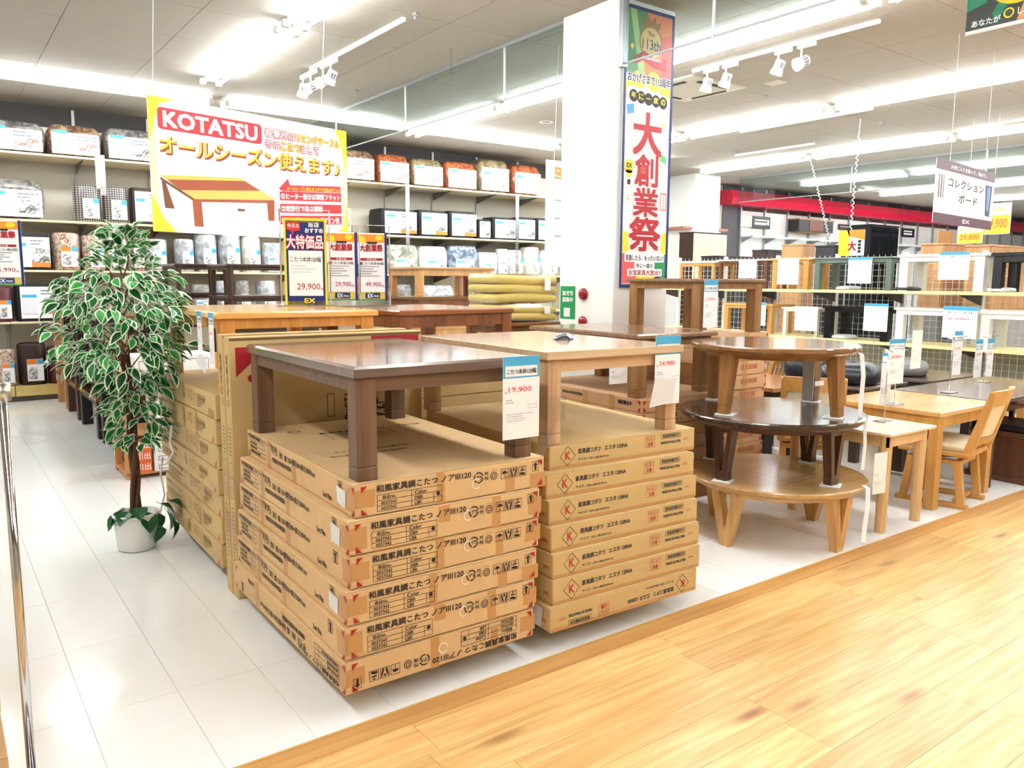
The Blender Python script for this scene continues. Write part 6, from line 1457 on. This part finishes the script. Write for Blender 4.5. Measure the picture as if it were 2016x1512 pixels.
# white sign by the pillar
tl, tr, bl = at(1075, 314, D=7.6), at(1170, 322, D=7.9), at(1075, 524, D=7.6)
t, W, H = flat('hanging_sign', 'white hanging sign with an orange square, half hidden by the near pillar', 'sign', tl, tr, bl)
pr(t, 'orange_square', Ink().rect(U(.18), V(.17), U(.45), V(.06)), ORANGE, 1); pr(t, 'square_text', Ink().text('こ', U(.2), V(.15), h=H*.06), PAPER, 2); pr(t, 'small_figures', Ink().smalltext(U(.2), V(.38), W*.3, 3, .02, H*.17, 2), GREYINK, 1)
tag(link('hanging_string', MB().tube([tuple(tl+Vector((.1, 0, 0))), (tl.x+.14, tl.y, ZC)], .0025, 5).mesh('string', PAPER)), 'thin string holding the white sign by the near pillar', 'string')
# green notice and red clips on the pillar's left face (X = 4.53)
px = 4.529
a, b, c = at(1103.5, 563, X=px), at(1133, 564, X=px), at(1103.5, 627, X=px)
t = thing('green_notice', 'small green notice on the left face of the near pillar', 'sign', (px, a.y, c.z), -PI/2)
W, H = a.y-b.y, a.z-c.z
link('sheet', MB().box(0, 0, 0, W, .0008, H).mesh('sheet', mat('notice_green', (20, 150, 86), .5)), t)
pr(t, 'notice_text', Ink().text('友だち', U(.15), V(.28), w=U(.7), h=H*.14, bold=.04).text('募集中', U(.15), V(.48), w=U(.7), h=H*.14, bold=.04), PAPER, 1); pr(t, 'white_square', Ink().rect(U(.25), V(.93), U(.66), V(.66)), PAPER, 1)
for i, (x, y, l) in enumerate(((1150, 579, 'upper'), (1149, 634, 'lower'))):
    p = at(x, y, X=px)
    t = thing('red_clip', f'{l} dark red round holder on the left face of the near pillar', 'holder', (px, p.y, p.z), 0, rot=(0, -PI/2, 0))
    link('cup', MB().lathe([(.045, 0), (.052, .008), (.046, .024), (.02, .034), (.002, .036)], 20).mesh('cup', mat('dark_red_plastic', (150, 16, 40), .2), True), t)
# dark bag of screws on the natural table
t = thing('parts_bag', 'small clear bag with a black cord loop on the natural oak table', 'bag', tuple(at(1112, 668, Z=ztop1+.41)), .3)
R_ = random.Random(9); b = MB(); n = 12
b.rings([[(.075*r*math.cos(2*PI*k/n)*R_.uniform(.85, 1.15), .05*r*math.sin(2*PI*k/n)*R_.uniform(.85, 1.15), z) for k in range(n)] for r, z in ((1, 0), (1.1, .01), (.8, .022), (.3, .034))])
link('bag', b.mesh('bag', mat('clear_bag_silver', (120, 126, 136), .18, noise=.5, nscale=60)), t); link('cord', MB().tube([(-.07+.03*math.cos(a*.5), -.03+.04*math.sin(a*.5), .012+.01*math.sin(a)) for a in range(12)], .005, 6).mesh('cord', BLACKP), t)
link('leaflet', Ink().poly([(0, 0), (.05, -.01), (.06, .03), (.02, .05)]).mesh('leaf', SHEET), t, (0, -.05, .002), (-1.4, 0, .3))
# plastic wrap on the natural table's near leg
t = thing('leg_wrap', 'torn clear plastic wrap around the near leg of the natural oak table', 'wrapping', (2.16, 2.645, ztop1))
def lw():
    b = MB(); R_ = random.Random(12); rs = []
    for k in range(9):
        z = .105+k*.014; e = R_.uniform(.043, .048); rs.append([(e*i, e*j, z) for i, j in ((-1, -1), (1, -1), (1, 1), (-1, 1))])
    b.rings(rs, False); return b.mesh('wrap', CLEAR)
link('wrap', lw(), t)
def lt():
    b = MB(); R_ = random.Random(15)
    for k in range(7):
        x = -.05-.012*k; b.poly([(x, -.05, .11-.012*k), (x+.03, -.052, .10-.02*k), (x+.025, -.056, .03-.016*k), (x-.008, -.054, .04-.022*k)])
    return b.mesh('torn_film', CLEAR)
link('torn_film', lt(), t)

# low grey counters carrying the light brown cabinets
for (pl, pr_x, X_, lab) in ((1819, 1912, 10.4, 'grey counter under the slatted crate cabinet behind the rack'), (1913, 2040, 10.3, 'grey counter under the brown cabinet at the right photo edge')):
    a, b = at(pl, 560, X=X_), at(pr_x, 560, X=X_)
    c = at(1861 if pl < 1900 else 1955, 480, X=X_)
    t = thing('counter', lab, 'counter', (X_, c.y, 0))
    w_ = at(pr_x, 480, Y=c.y).x-X_; d_ = max(.3, at(pl, 480, X=X_).y-c.y)
    link('body', MB().box(0, .02, 0, w_, d_, 1.17).mesh('body', mat('counter_grey', (150, 150, 148), .5)), t)
    link('top_board', MB().box(-.01, 0, 1.171, w_+.01, d_+.01, 1.199).mesh('top_board', mat('counter_top', (190, 188, 182), .4)), t)
